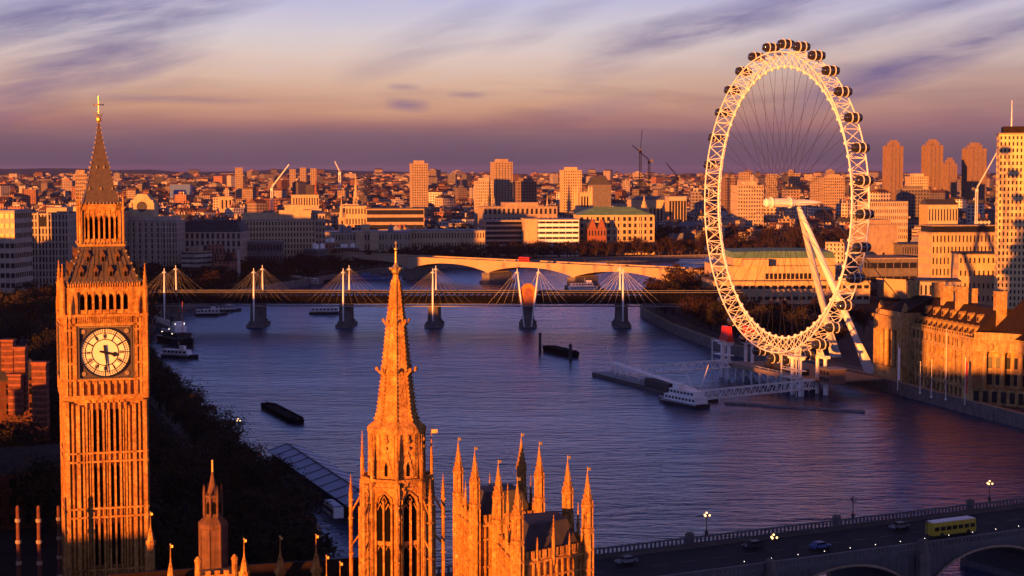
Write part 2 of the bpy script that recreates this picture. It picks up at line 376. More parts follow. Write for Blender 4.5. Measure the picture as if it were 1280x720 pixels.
# ================================================================== PALACE OF WESTMINSTER
PR = rad(17)
def pinnacle(mb, c, r, z0, zs, zt, rot=0.0, crock=True):
    """square shafted gothic pinnacle: shaft z0..zs, crocketed spirelet to zt"""
    mb.lathe([(r, z0), (r, zs - r * .5), (r * 1.25, zs - r * .4), (r * 1.25, zs), (r * .85, zs + .02), (r * .08, zt)], 8, c, rot)
    if crock:
        k = 5
        for i in range(1, k):
            t = i / k; rr = r * .85 * (1 - t) + .08
            for j in range(4):
                a = rot + j * PI / 2
                mb.cb((c[0] + rr * cos(a), c[1] + rr * sin(a), zs + (zt - zs) * t - r * .1), r * .3, r * .3, r * .28)
    mb.lathe([(r * .08, zt - r * .5), (r * .3, zt - r * .3), (r * .3, zt - .1 * r), (.02, zt + r * .15)], 6, c, rot)

# ---- clock tower
ct = thing('clock_tower', 'tall gothic clock tower with pale round dial and dark pointed iron roof', 'clock tower', (-66.2, 278.9, 0), PR)
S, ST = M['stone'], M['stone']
def faces(mb):
    for k in range(4):
        mb.M = Matrix.Rotation(k * PI / 2, 4, 'Z'); yield k
    mb.M = None
sh = MB(); H = 5.75
sh.box(-H, H, -H, H, -1, 48)
strings = (48.0, 39.3, 37.9, 30.4, 29.0, 20.5, 19.2)
for k in faces(sh):
    for sx in (-1, 1):                                   # stepped corner buttresses, built as slim ribs
        for j, (w, out) in enumerate(((0.6, 0.85), (0.3, 0.6), (0.55, 0.8), (0.3, 0.5))):
            x = sx * (6.0 - j * 0.82); sh.box(x - w / 2, x + w / 2, -H - out, -H + .05, -1, 47.6 - .3 * j)
    for j in range(8):                                   # ribs between the lancet bays
        x = -3.05 + j * 6.1 / 7; sh.box(x - .14, x + .14, -H - .66, -H + .05, -1, 47.3)
    for j in range(7):                                   # panel heads
        x = -3.05 + (j + .5) * 6.1 / 7
        for (za, zb) in ((46.2, 47.6), (38.05, 39.2), (29.15, 30.3), (19.3, 20.4)):
            sh.box(x - .3, x + .3, -H - .2, -H + .05, za, zb)
        if j in (0, 3, 6):
            sh.box(x - .12, x + .12, -H - .4, -H + .05, -1, 46.2)
            for z in range(3, 46, 3): sh.box(x - .27, x + .27, -H - .14, -H + .04, z, z + .5)
    for z in strings:
        sh.box(-6.5, 6.5, -H - .8, -H + .06, z - .12, z + .16)
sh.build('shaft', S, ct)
lan = MB().plate([(-.2, 0), (.2, 0), (.2, 6.3), (0, 6.9), (-.2, 6.3)], -.05, .05).mesh('window', M['dark'])
for k in range(4):
    Mr = Matrix.Rotation(k * PI / 2, 4, 'Z')
    for j in (1, 2, 4, 5):
        x = -3.05 + (j + .5) * 6.1 / 7
        for z in (39.3 + .25, 30.5, 21.2):
            p = Mr @ Vector((x, -H - .08, z)); link('window', lan, ct, p, k * PI / 2)
# clock stage
cs = MB(); B = 6.25
cs.lathe([(H * 1.414, 47.4), (B * 1.414, 48.6), (B * 1.414, 61.2)], 4, (0, 0), PI / 4)
for k in faces(cs):
    for j in range(8):
        x = -3.6 + j * 7.2 / 7; cs.box(x - .2, x + .2, -B - .6, -B + .05, 48.6, 50.8)
    for j in range(7):
        x = -3.6 + (j + .5) * 7.2 / 7; cs.box(x - .32, x + .32, -B - .3, -B + .05, 50.3, 50.8)
    cs.box(-6.6, 6.6, -B - .55, -B + .06, 47.9, 48.55); cs.box(-6.6, 6.6, -B - .5, -B + .06, 50.85, 51.2)
    cs.box(-6.6, 6.6, -B - .5, -B + .06, 59.55, 60.0); cs.box(-6.7, 6.7, -B - .6, -B + .06, 61.0, 61.4)
    for j in range(26):
        x = -4.1 + j * 8.2 / 25; cs.box(x - .1, x + .1, -B - .35, -B + .05, 60.02, 60.98)
    for sx in (-1, 1):
        for j, (w, out) in enumerate(((0.8, 0.62), (0.4, 0.42), (0.5, 0.5))):
            x = sx * (6.2 - j * .72); cs.box(x - w / 2, x + w / 2, -B - out, -B + .05, 48.5, 61)
        for z in (50.9, 53.5, 56.2, 58.8):
            cs.box(sx * 5.5 - 1.0, sx * 5.5 + 1.0, -B - .66, -B + .05, z, z + .28)
cs.build('clock_stage', S, ct)
# dials
Rd = 3.78
dial = MB(); dial.plate([(Rd * cos(2 * PI * i / 48), Rd * sin(2 * PI * i / 48)) for i in range(48)], -.08, .08)
dial_me = dial.mesh('clock_dial', M['dial'])
fr = MB()
def ring(mb, r0, r1, y0, y1, n=48):
    a = [(cos(2 * PI * i / n), sin(2 * PI * i / n)) for i in range(n)]
    mb.loft([[(c * r0, y1, s * r0) for c, s in a], [(c * r0, y0, s * r0) for c, s in a], [(c * r1, y0, s * r1) for c, s in a], [(c * r1, y1, s * r1) for c, s in a]], cap=False)
ring(fr, Rd - .06, Rd + .2, -.28, .08); ring(fr, 3.02, 3.14, -.14, -.02); ring(fr, 2.0, 2.14, -.14, -.02)
for i in range(60):
    a = 2 * PI * i / 60; w = .085 if i % 5 == 0 else .03; r0 = 2.1 if i % 5 == 0 else 3.1
    c, s = cos(a), sin(a)
    fr.plate([(c * r0 - s * w, s * r0 + c * w), (c * Rd - s * w, s * Rd + c * w), (c * Rd + s * w, s * Rd - c * w), (c * r0 + s * w, s * r0 - c * w)], -.13, -.03)
ring(fr, 3.42, 3.47, -.13, -.03)
fr_me = fr.mesh('dial_tracery', M['black'])
surr = MB()
for x0, x1, z0, z1 in ((-4.2, 4.2, 3.95, 4.2), (-4.2, 4.2, -4.2, -3.95), (-4.2, -3.95, -3.95, 3.95), (3.95, 4.2, -3.95, 3.95)):
    surr.box(x0, x1, -.5, .1, z0, z1)
for x0, x1 in ((-4.0, 4.0),): surr.box(x0, x1, .085, .14, -4.0, 4.0)
surr_me = surr.mesh('dial_surround', M['iron_roof'])
gil = MB()
for sx in (-1, 1):
    for sz in (-1, 1):
        gil.lathe([(.42, -.1), (.42, .02), (.1, .1)], 8); 
gil = MB()
for sx in (-1, 1):
    for sz in (-1, 1):
        a = [(sx * 3.35 + .38 * cos(t * PI / 4), sz * 3.35 + .38 * sin(t * PI / 4)) for t in range(8)]
        gil.plate(a, -.12, .06)
    gil.lathe([(.11 if i % 2 else .05, -4.15 + i * .1725) for i in range(49)], 6, (sx * 4.42, -.42))
for z in (4.05, -4.2):
    gil.plate([(-3.95, z), (3.95, z)] + [(3.95 - i * .1795, z + (.2 if i % 2 else .06)) for i in range(45)], -.66, -.52)
gil_me = gil.mesh('gilding', M['gold'])
ROM = ['XII', 'I', 'II', 'III', 'IIII', 'V', 'VI', 'VII', 'VIII', 'IX', 'X', 'XI']
def numeral(txt):
    mb = MB(); adv = {'I': .17, 'V': .36, 'X': .36}; w = sum(adv[c] for c in txt); x = -w / 2; h = .62
    def bar(xa, za, xb, zb, t): mb.plate([(xa - t, za), (xa + t, za), (xb + t, zb), (xb - t, zb)], -.12, -.04)
    for c in txt:
        a = adv[c]; m = x + a / 2
        if c == 'I': bar(m, -h / 2, m, h / 2, .05)
        if c == 'V': bar(m, -h / 2, m - .13, h / 2, .05); bar(m, -h / 2, m + .13, h / 2, .03)
        if c == 'X': bar(m + .13, -h / 2, m - .13, h / 2, .05); bar(m - .13, -h / 2, m + .13, h / 2, .03)
        x += a
    return mb.mesh('numeral', M['black'])
num_me = [numeral(t) for t in ROM]
hh = MB().plate([(-.16, -.9), (.16, -.9), (.2, 1.1), (.42, 1.45), (0, 2.15), (-.42, 1.45), (-.2, 1.1)], -.3, -.22)
hh.plate([(.3 * cos(i * PI / 6), .3 * sin(i * PI / 6)) for i in range(12)], -.32, -.2); hh_me = hh.mesh('hour_hand', M['black'])
mh_me = MB().plate([(-.2, -1.2), (.2, -1.2), (.16, 0), (.06, 3.35), (-.06, 3.35), (-.16, 0)], -.42, -.34).mesh('minute_hand', M['black'])
for k in range(4):
    p = Matrix.Rotation(k * PI / 2, 4, 'Z') @ Vector((0, -B - .12, 55.3))
    d = link('clock_dial', dial_me, ct, p, k * PI / 2)
    link('dial_tracery', fr_me, d); link('dial_surround', surr_me, d); link('gilding', gil_me, d)
    for i, me in enumerate(num_me):
        a = 2 * PI * i / 12; o = link('numeral', me, d, (2.58 * sin(a), 0, 2.58 * cos(a)), (0, a, 0))
    link('hour_hand', hh_me, d, (0, 0, 0), (0, rad(103), 0)); link('minute_hand', mh_me, d, (0, 0, 0), (0, rad(174), 0))
# belfry
bf = MB(); Bb = 5.6
bf.box(-Bb + .6, Bb - .6, -Bb + .6, Bb - .6, 61.2, 65)
for k in faces(bf):
    for j in range(8):
        x = -3.9 + j * 7.8 / 7; bf.box(x - .17, x + .17, -Bb - .35, -Bb + .4, 61.4, 64.9)
    for j in range(7):
        x = -3.9 + (j + .5) * 7.8 / 7
        bf.plate([(x - .42, 64.9), (x - .42, 63.9), (x - .25, 64.35), (x, 64.6), (x + .25, 64.35), (x + .42, 63.9), (x + .42, 64.9)], -Bb - .2, -Bb + .3)
        bf.box(x - .42, x + .42, -Bb - .2, -Bb + .2, 61.4, 62.0)
    bf.box(-6.3, 6.3, -Bb - .75, -Bb + .6, 64.9, 65.6)
    for j in range(30):
        x = -5.5 + j * 11 / 29; bf.box(x - .1, x + .1, -Bb - .7, -Bb - .45, 65.6, 66.25)
    for sx in (-1, 1): bf.box(sx * 5.2 - 1.1, sx * 5.2 + 1.1, -Bb - .2, -Bb + 1.5, 61.3, 65)
bf.build('belfry', S, ct)
opn = MB().plate([(-.36, 0), (.36, 0), (.36, 1.7), (0, 2.4), (-.36, 1.7)], -.05, .05).mesh('belfry_opening', M['dark'])
for k in range(4):
    for j in range(7):
        p = Matrix.Rotation(k * PI / 2, 4, 'Z') @ Vector((-3.9 + (j + .5) * 7.8 / 7, -Bb + .35, 62.05)); link('belfry_opening', opn, ct, p, k * PI / 2)
for sx in (-1, 1):
    for sy in (-1, 1):
        pin = MB(); pinnacle(pin, (sx * 6.35, sy * 6.35), .42, 60.5, 65.8, 69.3)
        pinnacle(pin, (sx * 6.75, sy * 5.2), .2, 60.8, 62.8, 64.6); pinnacle(pin, (sx * 5.2, sy * 6.75), .2, 60.8, 62.8, 64.6)
        pin.build('corner_pinnacle', S, ct)
# roof
rf = MB()
rf.lathe([(5.6 * 1.414, 65.62), (5.5 * 1.414, 66.4), (4.25 * 1.414, 69.2), (3.3 * 1.414, 72.0)], 4, (0, 0), PI / 4)
for k in faces(rf):
    for j in range(13):
        t = -1 + j / 6
        rf.tube((t * 5.45, -5.5, 66.45), (t * 3.3, -3.32, 72.0), .05, 4)
rf.build('lower_roof', M['iron_roof'], ct)
dm = MB(); dm.box(-.32, .32, -.1, 1.0, 0, .95); dm.plate([(-.46, .95), (.46, .95), (0, 1.85)], -.15, 1.0); dm.tube((0, -.1, 1.8), (0, -.1, 2.25), .05, 5)
dm_me = dm.mesh('dormer', M['stone_dark']); dw = MB().plate([(-.2, 0), (.2, 0), (.2, .6), (0, .85), (-.2, .6)], -.04, .03).mesh('dormer_opening', M['dark'])
for k in range(4):
    Mr = Matrix.Rotation(k * PI / 2, 4, 'Z')
    for z, y, xs in ((67.2, -5.15, (-3.4, -1.15, 1.15, 3.4)), (69.5, -4.15, (-2.3, 0, 2.3))):
        for x in xs:
            d = link('dormer', dm_me, ct, Mr @ Vector((x, y, z)), k * PI / 2); link('dormer_opening', dw, d, (0, -.13, .06))
g = MB()
for k in faces(g):
    for j in range(7):
        t = j / 6; g.cb((-(5.55 - 2.25 * t), -(5.55 - 2.25 * t), 66.2 + 5.8 * t), .26, .26, .3)
    for j in range(14): g.cb((-3.3 + j * .508, -3.75, 72.3), .16, .16, .3)
    for j in range(20): g.cb((-5.6 + j * .59, -6.15, 66.3), .13, .13, .25)
    for t in [i / 16 for i in range(17)]:
        hw = 2.75 * (1 - t) ** 1.25 + .18; g.cb((-hw, -hw, 78.8 + 12.7 * t), .17 - .05 * t, .17 - .05 * t, .26)
    for z, n_ in ((80.9, 3), (84.3, 2)):
        for j in range(n_):
            hw = 2.75 * (1 - (z - 78.7) / 13) ** 1.25 + .18
            g.cb(((j - (n_ - 1) / 2) * hw * .75, -hw - .04, z), .18, .16, .4)
    for j in range(12): g.cb((-3.05 + j * .555, -3.2, 78.65), .15, .15, .3)
g.build('gilded_crockets', M['gold'], ct)
ln = MB(); ln.box(-2.3, 2.3, -2.3, 2.3, 72, 77.8)
ln.box(-3.6, 3.6, -3.6, 3.6, 71.95, 72.4)
for k in faces(ln):
    for j in range(8):
        x = -2.85 + j * 5.7 / 7; ln.box(x - .13, x + .13, -3.0, -2.55, 72.4, 77.7)
    for j in range(7):
        x = -2.85 + (j + .5) * 5.7 / 7
        ln.plate([(x - .3, 77.7), (x - .3, 76.2), (x, 76.9), (x + .3, 76.2), (x + .3, 77.7)], -2.9, -2.6)
        ln.box(x - .3, x + .3, -2.85, -2.65, 72.4, 73.1)
    ln.box(-3.35, 3.35, -3.35, -2.2, 77.7, 78.25); ln.box(-3.05, 3.05, -3.05, -2.2, 78.25, 78.65)
for sx in (-1, 1):
    for sy in (-1, 1): pinnacle(ln, (sx * 3.35, sy * 3.35), .2, 72, 78.2, 80.6)
ln.build('lantern', M['gold'] if False else S, ct)
lo_ = MB().plate([(-.27, 0), (.27, 0), (.27, 2.7), (0, 3.3), (-.27, 2.7)], -.05, .05).mesh('lantern_opening', M['dark'])
for k in range(4):
    for j in range(7):
        link('lantern_opening', lo_, ct, Matrix.Rotation(k * PI / 2, 4, 'Z') @ Vector((-2.85 + (j + .5) * 5.7 / 7, -2.42, 73.2)), k * PI / 2)
spi = MB(); spi.lathe([((2.7 * (1 - t) ** 1.25 + .14) * 1.414, 78.66 + 13 * t) for t in [i / 12 for i in range(13)]], 4, (0, 0), PI / 4)
spi.build('spire', M['iron_roof'], ct)
fn = MB(); fn.lathe([(.12, 91.5), (.42, 92.0), (.46, 92.35), (.15, 92.5), (.06, 93), (.06, 95.9)], 8); fn.ball((0, 0, 93.4), .2)
fn.box(-.7, .7, -.06, .06, 94.4, 94.6); fn.box(-.06, .06, -.7, .7, 94.4, 94.6); fn.ball((0, 0, 95.6), .17)
for a in range(4): fn.ball((.72 * cos(a * PI / 2), .72 * sin(a * PI / 2), 94.5), .14, 6, 4)
for a in range(8): fn.tube((.2 * cos(a * PI / 4), .2 * sin(a * PI / 4), 92.5), (.75 * cos(a * PI / 4), .75 * sin(a * PI / 4), 93.1), .05, 4)
fn.build('finial', M['gold'], ct)

# ---- central spire
CX, CY = XX(492, 136), 136 + 2.6
view = math.atan2(-CY, -CX)
sp_ = thing('gothic_spire_tower', 'octagonal stone lantern with tall crocketed spire standing before the river', 'spire', (CX, CY, 0), 0)
zc = lambda py: HZ(py, 136)
bd = MB(); rot0 = view
prof = [(2.75, 20), (2.75, zc(612)), (2.62, zc(606)), (2.35, zc(600)), (2.3, zc(560)), (2.3, zc(546)), (2.38, zc(543)), (2.38, zc(539)), (1.75, zc(530))]
bd.lathe(prof, 8, (0, 0), rot0)
bd.build('lantern_wall', S, sp_)
spr = MB(); spr.lathe([(1.74, zc(530)), (1.5, zc(520)), (1.12, zc(470)), (.72, zc(408)), (.3, zc(352)), (.22, zc(346))], 8, (0, 0), rot0)
for i in range(8):
    a = rot0 + i * PI / 4
    pr = [(1.74, zc(530)), (1.5, zc(520)), (1.12, zc(470)), (.72, zc(408)), (.3, zc(352))]
    for (ra, za), (rb, zb) in zip(pr, pr[1:]):
        spr.tube((ra * cos(a), ra * sin(a), za), (rb * cos(a), rb * sin(a), zb), .075, 5)
    for k in range(34):
        t = k / 34; z = zc(528) + (zc(352) - zc(528)) * t
        for (ra, za), (rb, zb) in zip(pr, pr[1:]):
            if za <= z <= zb: r = ra + (rb - ra) * (z - za) / (zb - za)
        r += .1; spr.ball((r * cos(a), r * sin(a), z), .095 - .035 * t, 5, 3)
for z, r in ((zc(470), 1.15), (zc(408), .74)):
    spr.lathe([(r, z - .18), (r * 1.14, z - .05), (r * 1.14, z + .05), (r * .96, z + .2)], 8, (0, 0), rot0)
    for i in range(8):
        a = rot0 + i * PI / 4; c, s = cos(a), sin(a); e = .34 * r / 1.15 + .08
        spr.tube((r * c, r * s, z - .2), ((r + e) * c, (r + e) * s, z + .25), .09, 5); spr.ball(((r + e) * c, (r + e) * s, z + .3), .16 * (r + .4) / 1.5, 6, 4)
        b = a + PI / 8; rr = r * .95; spr.ball((rr * cos(b), rr * sin(b), z + .05), .2 * (r + .3) / 1.5, 6, 4)
spr.build('spire', S, sp_)
f2 = MB(); zt = zc(346); f2.lathe([(.2, zt), (.36, zt + .2), (.42, zt + .45), (.2, zt + .75), (.1, zt + .95), (.09, zc(316))], 8)
for i in range(8): f2.ball((.45 * cos(i * PI / 4), .45 * sin(i * PI / 4), zt + .5), .13, 6, 4)
f2.ball((0, 0, zc(313)), .16); f2.tube((0, 0, zc(316)), (0, 0, zc(303)), .05, 5); f2.ball((0, 0, zc(306)), .11, 6, 4)
f2.build('finial', M['gold'], sp_)
wl = MB()
def fm(i, r):   # frame on the centre of face i, outward = -y local
    a = rot0 + (i + .5) * PI / 4
    return Matrix.Translation((r * cos(a), r * sin(a), 0)) @ Matrix.Rotation(a + PI / 2, 4, 'Z')
AP = cos(PI / 8)
trc = MB()
for i in range(8):
    trc.M = fm(i, 2.75 * AP)
    for x in (-.68, 0, .68): trc.box(x - .07, x + .07, -.3, .02, 40, zc(626) if x == 0 else zc(630))
    for x in (-.34, .34):
        trc.box(x - .3, x + .3, -.12, .02, zc(682), zc(677))
        for sx in (-1, 1): trc.tube((x + sx * .3, -.08, zc(640)), (x, -.08, zc(630)), .045, 4); trc.tube((x + sx * .3, -.08, zc(690)), (x, -.08, zc(681)), .045, 4)
    for sx in (-1, 1):
        trc.path([(sx * .74, -.1, zc(636)), (sx * .58, -.1, zc(623)), (0, -.1, zc(616))], .08, 5)
    trc.path([(0, -.1, zc(633)), (-.22, -.1, zc(627)), (0, -.1, zc(621)), (.22, -.1, zc(627)), (0, -.1, zc(633))], .04, 4)
    trc.box(-1.02, 1.02, -.14, .02, zc(613), zc(610)); trc.box(-.98, 1.0, -.2, .02, zc(603), zc(600))
    trc.M = fm(i, 2.3 * AP)
    trc.plate([(-.62, zc(598)), (.62, zc(598)), (0, zc(566))], -.12, .02)       # gablet
    trc.ball((0, -.2, zc(562)), .14, 6, 4)
    for k in range(5):
        for sx in (-1, 1): t = k / 5; trc.ball((sx * .62 * (1 - t), -.1, zc(598) + (zc(566) - zc(598)) * t + .08), .07, 5, 3)
    trc.ball((0, -.08, zc(553)), .24, 7, 4); trc.ball((0, -.1, zc(548)), .16, 6, 4); trc.box(-.8, .8, -.1, .02, zc(545), zc(542))
    for x in (-.62, .62): trc.box(x - .06, x + .06, -.1, .02, zc(598), zc(545))
trc.build('tracery', S, sp_)
wn = MB().plate([(-.62, 0), (.62, 0), (.62, zc(636) - 40), (.35, zc(624) - 40), (0, zc(618) - 40), (-.35, zc(624) - 40), (-.62, zc(636) - 40)], -.03, .03).mesh('window', M['dark'])
g2 = MB().plate([(-.13, 0), (.13, 0), (.13, .8), (0, 1.15), (-.13, .8)], -.03, .03).mesh('gablet_opening', M['dark'])
for i in range(8):
    a = rot0 + (i + .5) * PI / 4; r = 2.75 * AP + .02
    link('window', wn, sp_, (r * cos(a), r * sin(a), 40), a + PI / 2)
    r = 2.3 * AP + .13; link('gablet_opening', g2, sp_, (r * cos(a), r * sin(a), zc(597)), a + PI / 2)
bt = MB()
for i in range(8):
    a = rot0 + i * PI / 4; c, s = cos(a), sin(a)
    bt.M = Matrix.Rotation(a, 4, 'Z')
    bt.box(2.6, 3.0, -.2, .2, 20, zc(605)); bt.box(2.9, 3.12, -.1, .1, 20, zc(640))
    pinnacle(bt, (2.78, 0), .15, zc(605), zc(578), zc(545))
    for z in (zc(690), zc(650), zc(625)): bt.box(2.58, 3.06, -.24, .24, z, z + .12)
    pinnacle(bt, (3.72, 0), .16, 20, zc(622), zc(600))
    for z in (zc(700), zc(655), zc(632)): bt.box(3.52, 3.92, -.2, .2, z, z + .1)
    bt.tube((3.7, 0, zc(648)), (2.85, 0, zc(624)), .09, 5); bt.tube((3.7, 0, zc(690)), (2.85, 0, zc(672)), .08, 5)
    bt.M = None
bt.build('flying_buttresses', S, sp_)
fp = D(543, 599, 134); fv = MB().box(.02, .5, -.02, .02, 0, .3)
tag(fv.build('weather_vane', M['gold'], None, (CX + 2.78 * cos(rot0 + PI / 2 - .0) * 1.0, CY + 2.78 * sin(rot0 + PI / 2), zc(548))), 'small gilded flag vane on a pinnacle right of the central spire', 'weather vane')

# ---- turreted river-front towers
def turret(c, zt, scale=1.0):
    mb = MB(); r = .72 * scale
    mb.lathe([(r, 18), (r, zt - 7.2), (r * 1.15, zt - 7.0), (r * 1.15, zt - 6.7), (r * .8, zt - 6.6), (r * .8, zt - 4.4), (r * 1.1, zt - 4.2), (r * 1.1, zt - 3.9),
              (r * .85, zt - 3.8), (r * .5, zt - 2.4), (r * .28, zt - 1.3), (.06, zt - .3)], 8, c, PI / 8)
    for i in range(8):
        a = PI / 8 + i * PI / 4; x, y = c[0] + r * .86 * cos(a), c[1] + r * .86 * sin(a)
        mb.cb((x, y, zt - 6.6), .16, .16, 2.5); mb.cb((x, y, zt - 4.0), .12, .12, .55)
        for k in range(4):
            rr = r * (.82 - .17 * k); mb.ball((c[0] + rr * cos(a), c[1] + rr * sin(a), zt - 3.6 + k * .62), .13, 5, 3)
        for z0, z1 in ((18, zt - 7.3),):
            mb.cb((c[0] + r * 1.0 * cos(a), c[1] + r * 1.0 * sin(a), z0), .14, .14, z1 - z0)
    for z in (zt - 9.3, zt - 11.6, zt - 14): mb.lathe([(r * 1.02, z), (r * 1.18, z + .1), (r * 1.18, z + .25), (r * 1.02, z + .35)], 8, c, PI / 8)
    return mb
def river_tower(label, corners, zt, sc):
    c0 = Vector(corners[0] + (0,)); t = thing('turreted_tower', label, 'tower', c0)
    loc = [(x - c0.x, y - c0.y) for x, y in corners]; FL, FR, BR, BL = loc
    ze = zt - 9.2
    wl = MB(); wl.prism(loc, 18, ze)
    for a, b in ((FL, FR), (BL, FL), (FR, BR), (BR, BL)):
        A, Bv = Vector(a + (0,)), Vector(b + (0,)); d = (Bv - A); ln_ = d.length; ang = math.atan2(d.y, d.x)
        wl.M = Matrix.Translation(A) @ Matrix.Rotation(ang, 4, 'Z')
        n_ = max(3, int(ln_ / .85))
        for k in range(n_):
            x = ln_ * (k + .5) / n_; wl.box(x - .25, x + .25, -.16, .22, ze, ze + .95)
            wl.box(x - .09, x + .09, -.3, .05, 18, ze - .4)
        for z in (ze - .45, ze - 2.2, ze - 5.6, ze - 8.5): wl.box(0, ln_, -.26, .05, z, z + .26)
        m = ln_ / 2; pinnacle(wl, (m, -.1), .2, ze - 1, ze + 2.2, ze + 4.6)
        pinnacle(wl, (ln_ * .27, -.1), .12, ze - 1, ze + 1.1, ze + 2.4); pinnacle(wl, (ln_ * .73, -.1), .12, ze - 1, ze + 1.1, ze + 2.4)
    wl.M = None; wl.build('wall', M['stone'], t)
    wme = MB().plate([(-.55, 0), (.55, 0), (.55, 2.0), (.3, 2.6), (0, 2.85), (-.3, 2.6), (-.55, 2.0)], -.03, .03).mesh('window', M['dark'])
    for a, b in ((FL, FR), (BL, FL)):
        A, Bv = Vector(a + (0,)), Vector(b + (0,)); d = Bv - A; ang = math.atan2(d.y, d.x); nrm = Vector((sin(ang), -cos(ang), 0))
        for f in (.3, .7):
            for z in (ze - 5.1, ze - 12):
                link('window', wme, t, tuple((A + d * f + nrm * .06) + Vector((0, 0, z))), ang)
    rfm = MB(); ins = [tuple(Vector(p) * .86 + sum((Vector(q_) for q_ in loc), Vector((0, 0))) / 4 * .14) for p in loc]
    cc = sum((Vector(q_) for q_ in loc), Vector((0, 0))) / 4
    top = [tuple(Vector(p) * .55 + cc * .45) for p in loc]
    rfm.loft([[(x, y, ze) for x, y in ins], [(x, y, ze + 3.4) for x, y in top]]); rfm.build('roof', M['slate'], t)
    vm = MB().box(.02, .38, -.02, .02, 0, .34).tube((0, 0, -.6), (0, 0, .45), .03, 5).mesh('weather_vane', M['gold'])
    for i, (x, y) in enumerate(loc):
        tt = turret((0, 0), zt, sc).build('turret', M['stone'], t, (x, y, 0))
        link('weather_vane', vm, tt, (0, 0, zt - .1), .3)
    return t
river_tower('nearer square stone tower with four tall pinnacled corner turrets, right of the spire', [(.6, 189), (8.6, 195.5), (6.6, 203.5), (-1.6, 200.5)], 50, 1.0)
river_tower('farther square stone tower with slender corner turrets, half hidden beside the spire', [(-4.55, 210), (3.4, 214), (1.2, 221), (-6.8, 217.5)], 50, .95)
# palace ranges below the frame edge, their pinnacles rising into view
def rng_block(label, c, w, d, h, rid, ang=PR):
    t = thing('palace_range', label, 'building', c, ang)
    wl = MB().box(-w / 2, w / 2, -d / 2, d / 2, -1, h)
    for k in range(int(w / 3) + 1):
        x = -w / 2 + k * 3; wl.box(x - .3, x + .3, -d / 2 - .5, -d / 2 + .05, -1, h + .6); wl.box(x - .3, x + .3, d / 2 - .05, d / 2 + .5, -1, h + .6)
    wl.build('wall', M['stone'], t)
    MB().loft([[(-w / 2, -d / 2 + .8, h), (w / 2, -d / 2 + .8, h), (w / 2, d / 2 - .8, h), (-w / 2, d / 2 - .8, h)], [(-w / 2 + 1, -.3, rid), (w / 2 - 1, -.3, rid), (w / 2 - 1, .3, rid), (-w / 2 + 1, .3, rid)]]).build('roof', M['redroof'], t)
    return t
rng_block('long dark roofed palace wing at the foot of the picture below the clock tower', (-33, 236, 0), 46, 15, 24, HZ(704, 236))
rng_block('palace wing with steep roof under the square turreted towers', (2, 216, 0), 26, 16, 22, 27.5)
rng_block('long added palace wing out of view behind the left frame edge', (-88, 150, 0), 40, 150, 24, 33)  # unseen wing, added to shade the bridge and the left bank
rng_block('low palace wing around the base of the octagonal spire', (CX - 2, 142, 0), 34, 34, 20, 30)
for i, (px, py, Y, r) in enumerate([(213, 680, 228, .55), (305, 673, 226, .6), (350, 670, 226, .6), (395, 668, 226, .6), (408, 694, 222, .3), (568, 691, 170, .5), (425, 702, 215, .3), (188, 640, 262, .6)]):
    p = D(px, py, Y); mb = MB(); mb.lathe([(r, -p.z + 15), (r, -5.2), (r * 1.3, -5.0), (r * 1.3, -4.6), (r * .95, -4.4), (r * .6, -3.2), (r * .22, -2.4), (.07, -1.2), (.05, 0)], 8)
    for a in range(8): mb.ball((r * 1.1 * cos(a * PI / 4), r * 1.1 * sin(a * PI / 4), -4.5), r * .22, 5, 3)
    t = thing('stone_pinnacle', ['small pointed stone pinnacle left of the narrow dark tower', 'onion topped stone pinnacle just right of the narrow dark tower', 'middle of the three pinnacles in a row on the dark palace roof',
              'onion topped stone pinnacle nearest the left edge of the spire lantern', 'thin short stone finial low beside the spire lantern', 'single stone pinnacle between the spire and the turreted tower',
              'lowest thin finial at the picture edge left of the spire', 'slender pinnacle at the right foot of the clock tower'][i], 'pinnacle', (p.x, p.y, p.z))
    mb.build('shaft', M['stone'], t); MB().box(.03, .35, -.02, .02, -.5, -.15).ball((0, 0, -.05), .13, 6, 4).build('gilded_finial', M['gold'], t)
# narrow ventilation tower
p = G(262, 720, 22); vt = thing('ventilation_tower', 'narrow reddish stone tower with small spire, right of the clock tower', 'tower', (XX(262, 215), 215, 0), PR)
zv = lambda py: HZ(py, 215)
mb = MB(); mb.lathe([(1.75, 0), (1.75, zv(660)), (1.9, zv(658)), (1.9, zv(653)), (1.1, zv(645)), (1.02, zv(640)), (1.02, zv(622)), (1.2, zv(621)), (1.2, zv(618)), (.75, zv(616)), (.32, zv(600)), (.1, zv(588)), (.05, zv(577))], 8, (0, 0), PI / 8)
for i in range(8):
    a = PI / 8 + i * PI / 4
    mb.tube((1.75 * cos(a), 1.75 * sin(a), 0), (1.75 * cos(a), 1.75 * sin(a), zv(656)), .13, 5)
    pinnacle(mb, (1.15 * cos(a), 1.15 * sin(a)), .14, zv(645), zv(616), zv(606))
mb.build('shaft', M['stone_dark'], vt); MB().tube((0, 0, zv(590)), (0, 0, zv(575)), .14, 6).build('finial', M['gold'], vt)  # the tower's shade is put into this darker stone colour
lv = MB().plate([(-.22, 0), (.22, 0), (.22, 1.2), (0, 1.6), (-.22, 1.2)], -.03, .03).mesh('louvre', M['dark'])
for i in range(8):
    a = i * PI / 4; link('louvre', lv, vt, (.97 * cos(a), .97 * sin(a), zv(641)), a + PI / 2)
bs = thing('battlemented_turret', 'bright lit battlemented stone block at the foot of the narrow tower', 'tower', (XX(263, 208), 208, 0), PR)
mb = MB(); zb = HZ(714, 208); mb.box(-2.2, 2.2, -2, 1.5, 0, zb)
for x in (-1.3, -.2, .9): mb.box(x, x + .6, -2.0, -1.6, zb, zb + .5)
